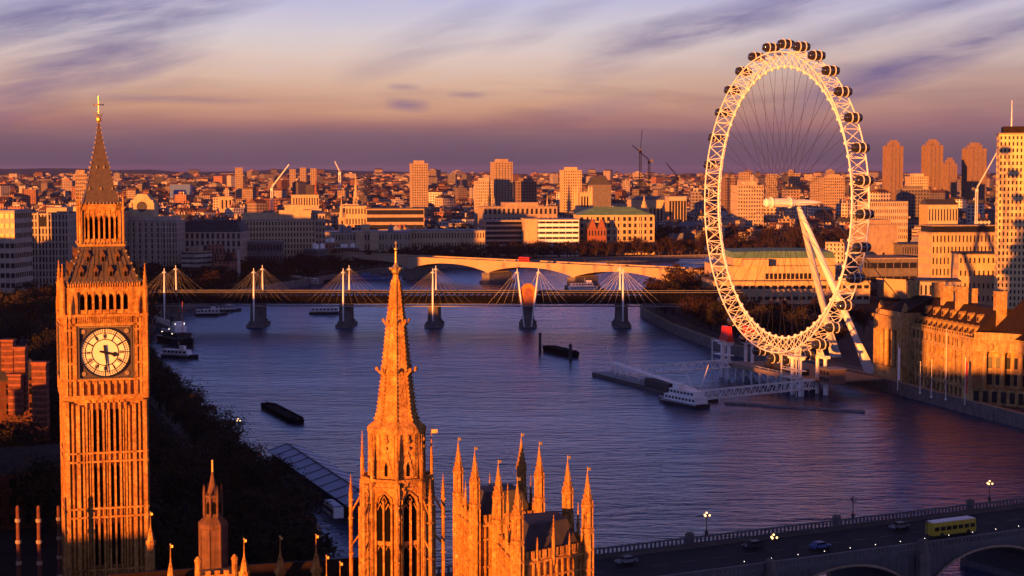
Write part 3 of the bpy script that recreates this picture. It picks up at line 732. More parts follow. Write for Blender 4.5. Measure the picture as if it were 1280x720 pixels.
for x in (-2.2, 2.2): mb.lathe([(.35, 0), (.35, HZ(698, 208)), (.42, HZ(696, 208)), (.42, HZ(694, 208)), (.1, HZ(690, 208))], 8, (x, -1.9))
mb.build('wall', M['stone'], bs)
# banded posts at the lower left
pm = None
for i, px in enumerate((22, 48, 73)):
    Y = 262 if i < 2 else 292; p = D(px, 632, Y)
    t = thing('banded_post', ['leftmost tall thin dark red post with pale clamps', 'second tall thin dark red post with pale clamps', 'banded post half hidden behind the left edge of the clock tower'][i], 'post', (p.x, p.y, 0))
    MB().lathe([(.34, -1), (.3, p.z - .3), (.15, p.z)], 8).build('shaft', M['brick_old'], t)
    for k in range(4):
        z = p.z - 2.6 - k * 3.3; MB().lathe([(.36, z), (.46, z + .1), (.46, z + .5), (.36, z + .6)], 8).build('clamp', M['concrete'], t)
# ================================================================== BRIDGES
def arch_profile(piers, hw, zsp, zcr, zp, power=2.0, n=14):
    """soffit heights along x: piers (x of centres, half width hw) and curved spans between"""
    xs = []
    for i, p in enumerate(piers):
        xs += [(p - hw, zp), (p + hw, zp)]
        if i + 1 < len(piers):
            a, b = p + hw, piers[i + 1] - hw
            for k in range(n + 1):
                t = -1 + 2 * k / n; z = zsp + (zcr - zsp) * (max(0, 1 - abs(t) ** power)) ** (0.5 if power == 2.0 else 1)
                xs.append((a + (b - a) * (t + 1) / 2 + (.01 if k == 0 else -.01 if k == n else 0), z))
    return xs
wb = thing('road_bridge', 'wide dark arched road bridge with traffic and lamps at the lower right', 'bridge', (-129.7, 244.1, 0), rad(28))
piers = [120 + 37.5 * k for k in range(8)]
prof = [(40, -6), (piers[0] - 3, -6)] + arch_profile(piers, 1.6, -2.5, 6.9, -6.5) + [(piers[-1] + 3, -6), (470, -6)]
prof = sorted(set(prof)); DZ = 8.5
M['bridgegreen'] = mat('grey_green_bridge_paint', (0.075, 0.08, 0.085), 0.6, var=0.2, scale=0.5)
mb = MB(); mb.loft([[(x, -12.6, z), (x, 12.6, z), (x, 12.6, DZ), (x, -12.6, DZ)] for x, z in prof]); mb.build('deck_and_arches', M['bridgegreen'], wb)
ringmb = MB(); mb = MB()
for sy in (-1, 1):
    y0, y1 = (-13.1, -12.55) if sy < 0 else (12.55, 13.1)
    mb.box(40, 470, y0, y1, 7.6, 8.1); mb.box(40, 470, y0 + .1, y1 - .1, 8.1, 8.7); mb.box(40, 470, y0 + .02, y1 - .02, 9.65, 9.95)
    for k in range(430): mb.box(40 + k, 40.45 + k, y0 + .18, y1 - .18, 8.7, 9.65)
    for a, b in zip(piers, piers[1:]):                        # arch ring and spandrel bars
        pts = [(x, (y0 if sy < 0 else y1), z + .25) for x, z in arch_profile([a, b], 1.6, -2.5, 6.9, -6.5)[2:-2]]
        ringmb.path(pts, .3, 5)
        for k in range(5):
            for s in (0, 1):
                x = a + 2.4 + k * 1.9 if s == 0 else b - 2.4 - k * 1.9; t = 2 * (x - a - 1.6) / (b - a - 3.2) - 1
                zz = -2.5 + 9.4 * max(0, 1 - t * t) ** .5; mb.tube((x, (y0 if sy < 0 else y1) + sy * .0, zz), (x, (y0 if sy < 0 else y1), 7.6), .1, 4)
mb.build('parapets', M['bridgegreen'], wb); ringmb.build('arch_ribs', M['concrete'], wb)
for p in piers:
    for y in (-13.6, 13.6):
        mb = MB(); mb.lathe([(2.1, -7), (2.1, -1.5), (1.5, -1), (1.5, 8.0), (1.0, 8.2), (.95, 10.2), (1.1, 10.3), (.6, 10.7)], 8, (p, y), PI / 8)
        mb.build('pier_turret', M['granite'], wb)
tag(MB().box(40, 470, -9, 9, DZ + .004, DZ + .03).build('bridge_road', M['asphalt'], None, wb.location, rad(28)), kind='structure')
mb = MB(); mb.box(40, 470, -12.5, -9.02, DZ + .002, DZ + .15); mb.box(40, 470, 9.02, 12.5, DZ + .002, DZ + .15)
tag(mb.build('bridge_pavement', M['paving'], None, wb.location, rad(28)), kind='structure')
mb = MB()
for k in range(60): mb.box(44 + k * 7, 47.5 + k * 7, -.08, .08, DZ + .031, DZ + .04)
tag(mb.build('bridge_lane_marking', M['worn'], None, wb.location, rad(28)), kind='structure')
def BP(t, y, z=0): v = Matrix.Rotation(rad(28), 4, 'Z') @ Vector((t, y, z)); return Vector((v.x - 129.7, v.y + 244.1, z))
def t_at(px, y):        # distance along the bridge seen at picture x on the line of local offset y
    lo, hi = 60, 460
    for _ in range(50):
        m = (lo + hi) / 2; P = BP(m, y)
        if P.x / P.y * F + 640 < px: lo = m
        else: hi = m
    return lo
def lamp(label, loc, lit, group=None, h=4.6):
    t = thing('street_lamp', label, 'street lamp', loc, 0, group)
    MB().lathe([(.35, 0), (.35, .7), (.16, .9), (.1, 1.2), (.08, h - .3), (.2, h - .2), (.05, h)], 8).build('post', M['dsteel'], t)
    ar = MB()
    for a in range(3): ar.path([(0, 0, h - .9), (.35 * cos(a * 2.1), .35 * sin(a * 2.1), h - 1.0), (.62 * cos(a * 2.1), .62 * sin(a * 2.1), h - .55)], .05, 5)
    ar.build('bracket', M['dsteel'], t)
    gm = M['glow'] if lit else M['glass']
    ball = MB().ball((0, 0, 0), .2, 8, 6).mesh('lamp_globe', gm, True)
    for a in range(3): link('lamp_globe', ball, t, (.62 * cos(a * 2.1), .62 * sin(a * 2.1), h - .25))
    link('lamp_globe', ball, t, (0, 0, h + .3))
    return t
for px, y, lit, lb in ((886, 13.0, 1, 'lit triple globe lamp on the far parapet nearest the spire towers'), (1071, 13.0, 0, 'unlit triple globe lamp in the middle of the far parapet'),
                       (1243, 13.0, 1, 'lit triple globe lamp on the far parapet at the right picture edge'), (971, -13.4, 1, 'triple globe lamp on the near parapet above the left arch'),
                       (1165, -13.4, 0, 'unlit lamp on the near parapet pier beside the yellow bus')):
    lamp(lb, BP(t_at(px, y), y, 10.0 if y > 0 else 10.7), lit, h=4.2)
bl = thing('parapet_light', 'tiny white light in the row along the near bridge parapet', 'light', BP(190, -12.2, 9.95), rad(28), 'lights along the near bridge parapet')
MB().lathe([(.07, 0), (.05, .35), (.1, .4)], 6).build('stem', M['dsteel'], bl); MB().ball((0, 0, .5), .065, 6, 4).build('bulb', M['glow_w'], bl)
for k in range(1, 17):
    copytree(bl, BP(190 + k * 6.3, -12.2, 9.95))

# ---- railway bridge with white masted footbridges
hb = thing('railway_bridge', 'long dark lattice railway bridge with white masted footbridges across the river', 'bridge', (0, 980, 0), rad(-.6))
PX = [-194, -144, -94, -44, 9, 62]
X0, X1 = -235, 130
mb = MB()
for y in (-7, 7):
    mb.box(X0, X1, y - .4, y + .4, 9.2, 10.0); mb.box(X0, X1, y - .4, y + .4, 14.8, 15.5)
    k = 0; x = X0
    while x < X1:
        mb.box(x - .25, x + .25, y - .3, y + .3, 10, 14.8); mb.tube((x, y, 10), (x + 3.4, y, 14.8), .3, 4); mb.tube((x + 3.4, y, 10), (x, y, 14.8), .3, 4); x += 3.4
mb.build('lattice_girders', M['iron'], hb)
mb = MB()
for y in (-7.6, 7.6): mb.box(X0, X1, y - .12, y + .12, 15.52, 15.75)
mb.build('handrails', M['lead'], hb)
MB().box(X0, X1, -6.5, 6.5, 8.8, 9.7).box(X0, X1, -6.3, -6.0, 9.7, 12.6).box(X0, X1, 6.0, 6.3, 9.7, 12.6).build('rail_deck', M['iron'], hb)
for y in (-14.5, 14.5):
    mb = MB(); mb.box(X0, X1, y - 2.3, y + 2.3, 8.1, 8.6)
    for s in (-1, 1):
        mb.box(X0, X1, y + s * 2.3 - .05, y + s * 2.3 + .05, 9.55, 9.65)
        x = X0
        while x < X1: mb.box(x - .03, x + .03, y + s * 2.3 - .03, y + s * 2.3 + .03, 8.6, 9.6); x += 5
    mb.build('footbridge_deck', M['lead'], hb)
for i, x in enumerate(PX):
    mb = MB()
    for y in (-8, 8): mb.lathe([(4.4, -8), (4.4, -1.2), (3.5, -.6), (3.2, 7.2), (3.5, 7.4), (3.5, 8.6)], 16, (x, y))
    mb.box(x - 2.6, x + 2.6, -8, 8, -6, 7); mb.box(x - 5, x + 5, -13, 13, -8, -2.4)
    mb.build('pier', M['granite'], hb)
    for s, y in ((-1, -14.5), (1, 14.5 if i != 4 else -14.4)):
        lean = 0 if i != 4 else (-6 if s < 0 else 6)
        xb = x if i != 4 else x + (-2 if s < 0 else 2)
        base = (xb, y * 1.18, 0 if i != 4 else -3); tip = (x + lean, y * 1.08, 29.5)
        py = MB(); n = 6; B0, T0 = Vector(base), Vector(tip)
        pt = [B0.lerp(T0, k / n) for k in range(n + 1)]; rr = [.28, .4, .48, .5, .46, .35, .18]
        for k in range(n): py.tube(pt[k], pt[k + 1], rr[k], 8, rr[k + 1])
        py.lathe([(.2, tip[2] - 2.2), (1.5, tip[2] - 2.6), (.3, tip[2] - 1.6)], 8, (tip[0], tip[1]))
        py.build('mast', M['white'], hb)
        rd = MB(); top = T0 - Vector((0, 0, 1.2))
        for k in range(1, 6):
            for sg in (-1, 1):
                if i == 4 and sg != s: continue
                rd.tube(top, (x + sg * k * 4.6, y + (2.2 if k % 2 else -2.2), 8.6), .042, 4)
        rd.tube(top, (x, s * 7, 15.5), .12, 4)
        rd.build('stay_rods', M['steel'] if i > 3 else M['lead'], hb)
st = thing('sheeted_tower', 'orange sheeted arch topped tower on the middle pier of the railway bridge', 'tower', (9, 966.5, 0))
def archpts(w, z0, zs, n=12): return [(-w, z0)] + [(-w * cos(PI * k / n), zs + w * sin(PI * k / n)) for k in range(n + 1)] + [(w, z0)]
MB().plate(archpts(4.0, 8.7, 17), -1.4, 1.6).build('shell', M['tarp'], st)
MB().plate(archpts(2.5, 9.2, 16), -1.6, -1.45).build('doorway', M['brick'], st)

# ---- far pale stone bridge
wl_ = thing('stone_arch_bridge', 'long pale stone bridge with low wide arches behind the railway bridge', 'bridge', (-130, 1460, 0), math.atan2(-225, 255))
pr = [-12, 73, 158, 244, 329]
prof = [(-120, 2), (-12.1, 2)] + arch_profile([-97] + pr[:1], 2, 5.0, 10, 2, 2.2)[3:-1] + arch_profile(pr, 2.0, 5.2, 10.2, 2.5, 2.2) + arch_profile([329, 420], 2, 5.2, 10, 2, 2.2)[2:] + [(520, 2)]
prof = sorted({round(x, 2): z for x, z in prof}.items())
mb = MB(); mb.loft([[(x, -11.5, z), (x, 11.5, z), (x, 11.5, 13.2), (x, -11.5, 13.2)] for x, z in prof]); mb.build('deck_and_arches', M['bridge'], wl_)
mb = MB()
for y in (-11.9, 11.5): mb.box(-120, 520, y, y + .4, 12.4, 14.3)
mb.build('parapets', M['bridge'], wl_)
for x in pr: MB().box(x - 4, x + 4, -13.5, 13.5, -7, 4.5).box(x - 4.8, x + 4.8, -15.5, 15.5, -7, -1.5).build('pier', M['granite'], wl_)
tag(MB().box(-119, 519, -8, 8, 13.204, 13.22).build('far_bridge_road', M['asphalt'], None, wl_.location, wl_.rotation_euler.z), kind='structure')
def WP(t, y, z=13.22):
    a = wl_.rotation_euler.z; return Vector((-130 + t * cos(a) - y * sin(a), 1460 + t * sin(a) + y * cos(a), z))

# ================================================================== VEHICLES
def car(label, loc, rot, paint, group=None, lights=False):
    t = thing('car', label, 'car', loc, rot, group)
    prof = [(-2.1, .35), (2.15, .35), (2.2, .75), (1.2, .95), (.55, 1.42), (-1.0, 1.45), (-1.75, 1.0), (-2.15, .9)]
    MB().plate(prof, -.85, .85).build('body', paint, t)
    gl = MB().plate([(1.1, .97), (.52, 1.37), (-.95, 1.39), (-1.6, 1.0)], -.87, .87); gl.plate([(1.24, .99), (.66, 1.38), (.6, 1.36), (1.16, .97)], -.7, .7); gl.build('window', M['glass'], t)
    wm = MB().plate([(.33 * cos(k * PI / 6), .33 * sin(k * PI / 6)) for k in range(12)], -.1, .1).mesh('wheel', M['black'])
    for x in (-1.35, 1.4):
        for y in (-.82, .82): link('wheel', wm, t, (x, y, .33))
    hl = MB().ball((0, 0, 0), .13, 6, 4).mesh('headlight', M['glow_w'] if lights else M['steel'])
    for y in (-.6, .6): link('headlight', hl, t, (2.18, y, .68))
    return t
def bus(label, loc, rot, body, roof, h=3.2, ln=11.0, deck2=False, cat='bus'):
    t = thing('bus' if cat == 'bus' else 'coach', label, cat, loc, rot)
    MB().loft([[(-ln / 2, -1.22, .4), (ln / 2, -1.22, .4), (ln / 2, 1.22, .4), (-ln / 2, 1.22, .4)], [(-ln / 2, -1.25, 1.2), (ln / 2 + .1, -1.25, 1.2), (ln / 2 + .1, 1.25, 1.2), (-ln / 2, 1.25, 1.2)],
               [(-ln / 2, -1.2, h - .2), (ln / 2 - .1, -1.2, h - .2), (ln / 2 - .1, 1.2, h - .2), (-ln / 2, 1.2, h - .2)]]).build('body', body, t)
    MB().loft([[(-ln / 2, -1.2, h - .198), (ln / 2 - .1, -1.2, h - .198), (ln / 2 - .1, 1.2, h - .198), (-ln / 2, 1.2, h - .198)], [(-ln / 2 + .2, -1.0, h), (ln / 2 - .4, -1.0, h), (ln / 2 - .4, 1.0, h), (-ln / 2 + .2, 1.0, h)]]).build('roof', roof, t)
    wm = MB().box(-.62, .62, -1.262, 1.262, 0, .85).mesh('window', M['glass'])
    for z in ((1.35,) if not deck2 else (1.25, 2.85)):
        for k in range(7): link('window', wm, t, (-ln / 2 + .95 + k * (ln - 1.9) / 6, 0, z))
    MB().box(ln / 2 - .06, ln / 2 + .12, -1.0, 1.0, 1.4, h - .55).build('windscreen', M['glass'], t)
    wh = MB().plate([(.48 * cos(k * PI / 6), .48 * sin(k * PI / 6)) for k in range(12)], -.14, .14).mesh('wheel', M['black'])
    for x in (-ln * .3, ln * .32):
        for y in (-1.14, 1.14): link('wheel', wh, t, (x, y, .48))
    hl = MB().ball((0, 0, 0), .12, 6, 4).mesh('headlight', M['steel'])
    for y in (-.8, .8): link('headlight', hl, t, (ln / 2 + .08, y, .85))
    return t
BR = rad(28)
bus('yellow single deck bus with pale roof crossing the near bridge', BP(t_at(1195, -5), -5, DZ + .03), BR, M['yellow'], M['white'], 3.3, 11.5)
car('pale silver car alone at the left end of the near bridge', BP(t_at(785, 4), 4, DZ + .03), BR + PI, M['lead'])
car('pale car on the far lane left of the yellow bus', BP(t_at(1130, 4.5), 4.5, DZ + .03), BR + PI, M['lead'])
car('blue grey car in the middle of the near bridge', BP(t_at(1030, -3), -3, DZ + .03), BR, M['pierroof'])
car('dark car between the silver and blue grey cars on the near bridge', BP(t_at(945, 4), 4, DZ + .03), BR + PI, M['hull'])
a = wl_.rotation_euler.z
bus('red double deck bus on the far stone bridge', WP(190, -4), a, M['red'], M['red'], 4.3, 10.5, True)
for t_, y, c, lb in ((172, -5, 'white', 'pale van like car behind the red bus on the far bridge'), (209, 3, 'blue', 'dark blue car ahead of the red bus on the far bridge'), (225, -5, 'white', 'white car between the red bus and the bridge end'), (281, -5, 'white', 'white car nearest the right end of the far stone bridge')):
    car(lb, WP(t_, y), a, M[c])
def egr(px, py, z=0.03): return G(px, py, z)
p = egr(210, 642); bus('pale coach on the dark riverside road beside the clock tower', p, rad(115), M['white'], M['white'], 3.3, 11, cat='coach')
p = egr(287, 690); bus('grey white coach just right of the narrow dark tower', p, rad(112), M['steel'], M['white'], 3.3, 11, cat='coach')
p = egr(62, 614); bus('blue roofed coach parked left of the clock tower', p, rad(10), M['blue'], M['pierroof'], 3.2, 9, cat='coach')
p = egr(36, 616); bus('short blue roofed minibus left of the parked coach', p, rad(5), M['blue'], M['pierroof'], 2.8, 6, cat='coach')
p = egr(240, 664); car('car with bright headlights on the riverside road left of the narrow tower', p, rad(-70), M['hull'], lights=True)
p = egr(340, 698, .03); car('white car under the middle pinnacle at the picture foot', p, rad(110), M['white'])
p = egr(417, 645, .03); bus('blue white coach by the pier roof beside the spire lantern', p, rad(110), M['white'], M['pierroof'], 3.3, 10, cat='coach')

# ================================================================== OBSERVATION WHEEL
EA = math.atan2(.938, -.347)
ew = thing('observation_wheel', 'giant white observation wheel with glass pods on the far bank', 'observation wheel', (108.3, 700, 0), EA)
HC = 71.0; RO, RI, HWD = 60.3, 54.6, 3.7; NS = 64
def rp(r, a, y): return (r * cos(a), y, HC + r * sin(a))
for y, r, w, nm in ((-HWD, RO, .3, 'outer_chord'), (HWD, RO, .3, 'outer_chord'), (0, RI, .42, 'inner_chord')):
    mb = MB(); n = 128; k = 8; rings = []
    for i in range(n + 1):
        a = 2 * PI * i / n; rings.append([((r + w * cos(b)) * cos(a), y + w * sin(b), HC + (r + w * cos(b)) * sin(a)) for b in [2 * PI * j / k for j in range(k)]])
    mb.loft(rings, cap=False); mb.build(nm, M['white'], ew, smooth=True)
lt = MB()
for i in range(NS):
    a, b, c = 2 * PI * i / NS, 2 * PI * (i + .5) / NS, 2 * PI * (i + 1) / NS
    lt.tube(rp(RO, a, -HWD), rp(RO, a, HWD), .17, 5)
    for s in (-1, 1):
        lt.tube(rp(RI, b, 0), rp(RO, a, s * HWD), .15, 5); lt.tube(rp(RI, b, 0), rp(RO, c, s * HWD), .15, 5)
    lt.tube(rp(RO, a, -HWD), rp(RO, c, HWD), .1, 4); lt.tube(rp(RO, c, -HWD), rp(RO, a, HWD), .1, 4)
    lt.ball(rp(RI - .35, b, 0), .75, 6, 4)
lt.build('lattice', M['white'], ew)
spk = MB().tube((4.0 / 1, 0, 0), (RI, 0, 0), .065, 4).mesh('spoke', M['dsteel'])
for i in range(NS):
    a = 2 * PI * i / NS; s = 1 if i % 2 else -1
    ln_ = math.hypot(RI - 1.2, 5.0)
    o = link('spoke', spk, ew, (0, s * 4.6 * (1 - 0) * .0 + s * 4.2, HC), (0, -a, -s * math.atan2(4.2, RI)))
    o.rotation_euler = (Matrix.Rotation(-a, 3, 'Y') @ Matrix.Rotation(-s * math.atan2(4.2, RI), 3, 'Z')).to_euler()
hub = MB()
def ylathe(mb, prof, n=20):
    mb.loft([[(r * cos(2 * PI * i / n), y, HC + r * sin(2 * PI * i / n)) for i in range(n)] for r, y in prof])
ylathe(hub, [(1.2, 7.2), (1.8, 6.6), (1.85, -3.5), (1.7, -6.0)]); ylathe(hub, [(2.25, 4.5), (2.25, 3.9)]); ylathe(hub, [(2.25, -3.9), (2.25, -4.5)])
hub.build('hub', M['white'], ew)
spn = MB(); ylathe(spn, [(1.3, -6.0), (1.3, -11), (.95, -15), (.45, -17.5), (.25, -18.5)]); spn.build('spindle', M['white'], ew)
inv = Matrix.Rotation(-EA, 4, 'Z') @ Matrix.Translation((-108.3, -700, 0))
for foot in ((149, 716, .5), (146, 778, .5)):
    f = inv @ Vector(foot); tp = Vector((0, -8.5, HC - 2.2)); mb = MB(); n = 12
    pts = [f.lerp(tp, k / n) for k in range(n + 1)]
    for k in range(n):
        rr = lambda u: .6 + .85 * (max(0, sin(PI * (.12 + .8 * u)))) ** .8
        mb.tube(pts[k], pts[k + 1], rr(k / n), 12, rr((k + 1) / n))
    mb.tube(f, f + Vector((0, 0, -1)), 1.6, 10)
    lg = mb.build('leg', M['white'], ew)
    fb = MB(); q2 = f.lerp(tp, .2); sd = Vector((1, .2, 0)).normalized()
    fb.loft([[f + sd * 3 + Vector((0, -.8, -.4)), f - sd * 3 + Vector((0, -.8, -.4)), f - sd * 3 + Vector((0, .8, -.4)), f + sd * 3 + Vector((0, .8, -.4))],
             [q2 + sd * 1.2 + Vector((0, -.7, 0)), q2 - sd * 1.2 + Vector((0, -.7, 0)), q2 - sd * 1.2 + Vector((0, .7, 0)), q2 + sd * 1.2 + Vector((0, .7, 0))]])
    fb.build('foot', M['yellow'] if False else M['white'], lg)
    cb = MB(); e = inv @ Vector((foot[0] + 38, foot[1] + (12 if foot[1] > 740 else 2), .5)); cb.tube((0, -17.5, HC), e, .22, 6); cb.build('back_stay', M['dsteel'], ew)
# pods: one built, thirty one copied
pod = MB(); n = 16
pr_ = [(0.05, -4.05), (.9, -3.95), (1.5, -3.5), (1.85, -2.6), (2.0, -1.2), (2.0, 1.2), (1.85, 2.6), (1.5, 3.5), (.9, 3.95), (0.05, 4.05)]
pod.loft([[(r * cos(2 * PI * i / n), y, r * sin(2 * PI * i / n)) for i in range(n)] for r, y in pr_])
pod_me = pod.mesh('pod', M['podglass'], True)
prg = MB()
for y in (-1.35, 1.35):
    prg.loft([[(rr * cos(2 * PI * i / 20), y + dy_, rr * sin(2 * PI * i / 20)) for rr, dy_ in ((2.05, -.16), (2.28, -.16), (2.28, .16), (2.05, .16))] for i in range(21)], cap=False)
prg_me = prg.mesh('mounting_ring', M['white'])
pfr = MB()
for i in range(8):
    a = 2 * PI * i / 8; pts = [(r * 1.015 * cos(a), y, r * 1.015 * sin(a)) for r, y in pr_[1:-1]]; pfr.path(pts, .035, 4)
for y, r in ((-2.6, 1.86), (2.6, 1.86), (-3.5, 1.52), (3.5, 1.52)): pfr.path([(r * 1.01 * cos(2 * PI * i / 16), y, r * 1.01 * sin(2 * PI * i / 16)) for i in range(17)], .06, 4)
pfr_me = pfr.mesh('glazing_bars', M['dsteel'])
pfl = MB().loft([[(-1.7, -3.0, -1.1), (1.7, -3.0, -1.1), (1.7, 3.0, -1.1), (-1.7, 3.0, -1.1)], [(-1.2, -2.7, -1.62), (1.2, -2.7, -1.62), (1.2, 2.7, -1.62), (-1.2, 2.7, -1.62)]]).mesh('pod_floor', M['dsteel'])
arm = MB().tube((0, -1.35, 0), (0, -2.2, 0), .25, 6).mesh('x', M['white'])
for i in range(32):
    a = 2 * PI * (i + .25) / 32; c = rp(RO + 3.1, a, 0)
    p_ = link('pod', pod_me, ew, c); p_.scale = (.92, .92, .92)
    link('mounting_ring', prg_me, p_); link('glazing_bars', pfr_me, p_); link('pod_floor', pfl, p_)
    br = MB()
    for y in (-1.35, 1.35): br.tube(rp(RO, a, y * 2.7), rp(RO + 1.2, a, y), .16, 5)
    br.build('pod_bracket', M['white'], ew)
# boarding stage
bsg = thing('boarding_stage', 'steel boarding stage on piles at the foot of the giant wheel', 'platform', (108.3, 700, 0), EA)
mb = MB(); mb.box(-30, 42, -7, 6, 1.6, 2.3); mb.box(-30, 42, 6, 6.15, 2.3, 3.3); mb.box(-30, 42, -30, -6.9, 1.2, 1.9)
mb.build('deck', M['concrete'], bsg)
mb = MB()
for x in range(-28, 43, 7):
    for y in (-6, 4.8): mb.tube((x, y, -8), (x, y, 1.7), .45, 8)
    mb.tube((x, 4.8, -3), (x + 7, 4.8, 1.5), .15, 4); mb.tube((x, 4.8, 2.3), (x, 4.8, 3.9), .1, 4)
mb.tube((-28, 4.8, 3.8), (42, 4.8, 3.8), .08, 4); mb.tube((-28, 4.8, 3.1), (42, 4.8, 3.1), .06, 4)
mb.build('piles', M['steel'], bsg)
mb = MB()
for x0 in (-14, -6, 4, 12): mb.box(x0, x0 + 5, -6, -2.5, 2.31, 4.8)
mb.build('kiosks', M['dsteel'], bsg)
def gantry(label, cx, red):
    t = thing('wheel_gantry', label, 'gantry', tuple(Matrix.Rotation(EA, 4, 'Z') @ Vector((cx, 0, 0)) + Vector((108.3, 700, 0))), EA)
    mb = MB()
    for y in (-5.6, 5.6):
        for x in (-3, 3): mb.lathe([(.72, -8), (.72, 9.5), (.9, 10.3)], 10, (x, y))
        mb.box(-4.4, 4.4, y - 1.4, y + 1.4, 10.3, 11.4)
    mb.build('legs', M['white'], t)
    mb = MB(); 
    for z in (2.9, 6.0, 11.5):
        mb.box(-6, 6, 4.4, 9.0, z, z + .25)
        for k in range(7): mb.tube((-6 + 2 * k, 8.9, z), (-6 + 2 * k, 8.9, z + 1.2), .07, 4)
        mb.tube((-6, 8.9, z + 1.2), (6, 8.9, z + 1.2), .08, 4)
    for x in (-5.8, 5.8):
        mb.tube((x, 8.8, -6), (x, 8.8, 11.5), .2, 6)
        for k in range(12): mb.tube((x, 8.8, k), (x + .9, 8.8, k), .07, 4)
        mb.tube((x + .9, 8.8, 0), (x + .9, 8.8, 12.5), .1, 4)
    mb.build('access_stair', M['steel'], t)
    mb = MB()
    for y in ((-5.2, 5.2) if red else ()):
        mb.box(-4.0, 4.0, y - 1.3, y + 1.3, 11.42, 13.6); mb.plate([(-3.6, 13.6), (3.6, 13.6), (2.2, 18.2), (-2.4, 18.2)], y - 1.1, y + 1.1)
        for x in (-1.8, 0, 1.8): mb.tube((x, y, 14), (x, y * .78, 15.6), .5, 8)
    if not red:
        for y in (-5.2, 5.2):
            for x in (-2.6, 2.6): mb.tube((x, y, 11.4), (x * .5, y * .86, 14.6), .3, 6); mb.tube((x, y, 11.4), (-x * .5, y * .86, 14.6), .16, 5)
            mb.tube((-1.6, y * .86, 14.6), (1.6, y * .86, 14.6), .35, 8); mb.box(-1.2, 1.2, y - .6, y + .6, 11.42, 12.6)
    mb.build('drive_unit', M['red'] if red else M['steel'], t)
    return t
gantry('white gantry with red drive machinery at the left foot of the wheel', 36, True)
gantry('white gantry with stair tower at the right foot of the wheel', -24, False)
bb = thing('control_cabin', 'small boxy lit cabin on the stage under the right side of the wheel', 'cabin', tuple(Matrix.Rotation(EA, 4, 'Z') @ Vector((-36, -3, 1.9)) + Vector((108.3, 700, 0))), EA)
MB().box(-4, 4, -4, 3, 0, 5.4).build('wall', M['concrete_b'], bb); MB().box(-4.4, 4.4, -4.4, 3.4, 5.4, 5.8).build('roof', M['lead'], bb)
wm = MB().box(-.8, .8, -.04, .04, 0, 1.4).mesh('window', M['glass'])
for z in (.8, 3.3):
    for x in (-2.4, 0, 2.4): link('window', wm, bb, (x, 3.03, z))

# pier with gangways
def gangway(label, A, B, w=2.6, h=3.2):
    A, B = Vector(A), Vector(B); d = B - A; ln_ = d.length; t = thing('gangway', label, 'gangway', A); t.rotation_euler = (0, -math.asin(d.z / ln_), math.atan2(d.y, d.x))
    mb = MB(); n = int(ln_ / 3.4)
    for y in (-w / 2, w / 2):
        mb.tube((0, y, 0), (ln_, y, 0), .19, 5); mb.tube((0, y, h), (ln_, y, h), .19, 5)
        for k in range(n):
            x0, x1, x2 = ln_ * k / n, ln_ * (k + .5) / n, ln_ * (k + 1) / n
            mb.tube((x0, y, 0), (x1, y, h), .13, 4); mb.tube((x1, y, h), (x2, y, 0), .13, 4)
    for k in range(n + 1): x = ln_ * k / n; mb.tube((x, -w / 2, h), (x, w / 2, h), .1, 4)
    mb.build('truss', M['white'], t); MB().box(0, ln_, -w / 2, w / 2, -.25, -.1).build('walkway', M['concrete'], t)
    return t
gangway('upper white truss gangway from the pontoon to the wheel stage', G(800, 468, -1), G(912, 459, 1.8))
gangway('lower white truss gangway running to the right from the moored boat', G(880, 499, -1), G(1018, 485, 1.8))
pn = thing('pontoon', 'long dark floating pontoon with railings left of the moored cruiser', 'pontoon', G(815, 488, -4)); A = G(752, 469, -4); Bp = G(885, 503, -4); d = Bp - A
pn.location = A; pn.rotation_euler = (0, 0, math.atan2(d.y, d.x)); ln_ = d.length
MB().box(0, ln_, -4.5, 4.5, -1, 1.5).build('hull', M['hull'], pn)
mb = MB()
for y in (-4.3, 4.3):
    for k in range(int(ln_ / 2)): mb.tube((k * 2, y, 1.5), (k * 2, y, 2.7), .06, 4)
    mb.tube((0, y, 2.7), (ln_, y, 2.7), .07, 4); mb.tube((0, y, 2.1), (ln_, y, 2.1), .05, 4)
mb.build('railing', M['dsteel'], pn)
cn = MB(); n = 16
for k in range(n):
    x0, x1 = ln_ * (.12 + .76 * k / n), ln_ * (.12 + .76 * (k + 1) / n); z0, z1 = 6.6 - 3.0 * k / n, 6.6 - 3.0 * (k + 1) / n
    cn.loft([[(x0, -1.6, z0), (x0, 1.6, z0), (x0, 1.2, z0 + .35), (x0, -1.2, z0 + .35)], [(x1, -1.6, z1), (x1, 1.6, z1), (x1, 1.2, z1 + .35), (x1, -1.2, z1 + .35)]])
cn.build('canopy', M['white'], pn)
mb = MB()
for k in range(7): x = ln_ * (.14 + .12 * k); mb.tube((x, 0, 1.5), (x, 0, 6.3 - 3.0 * k / 6.3), .14, 5)
for x, s in ((ln_ * .17, -1), (ln_ * .17, 1), (ln_ * .9, -1), (ln_ * .9, 1)): mb.tube((x, s * 1, 1.5), (x + s * 3.4, s * 3.4, 13.5), .3, 6, .14)
mb.build('masts', M['white'], pn)
cab = MB().box(ln_ * .5, ln_ * .72, -3.2, 3.0, 1.5, 4.2).build('waiting_room', M['dsteel'], pn)
bm = thing('floating_boom', 'thin straight floating boom on the water right of the cruiser', 'boom', G(905, 505, -4)); d = G(1082, 516, -4) - bm.location; bm.rotation_euler = (0, 0, math.atan2(d.y, d.x)); ln_ = d.length
mb = MB()
for k in range(6): mb.tube((ln_ * k / 6 + .3, 0, .25), (ln_ * (k + 1) / 6 - .3, 0, .25), .65, 8)
mb.build('tube', M['lead'], bm)

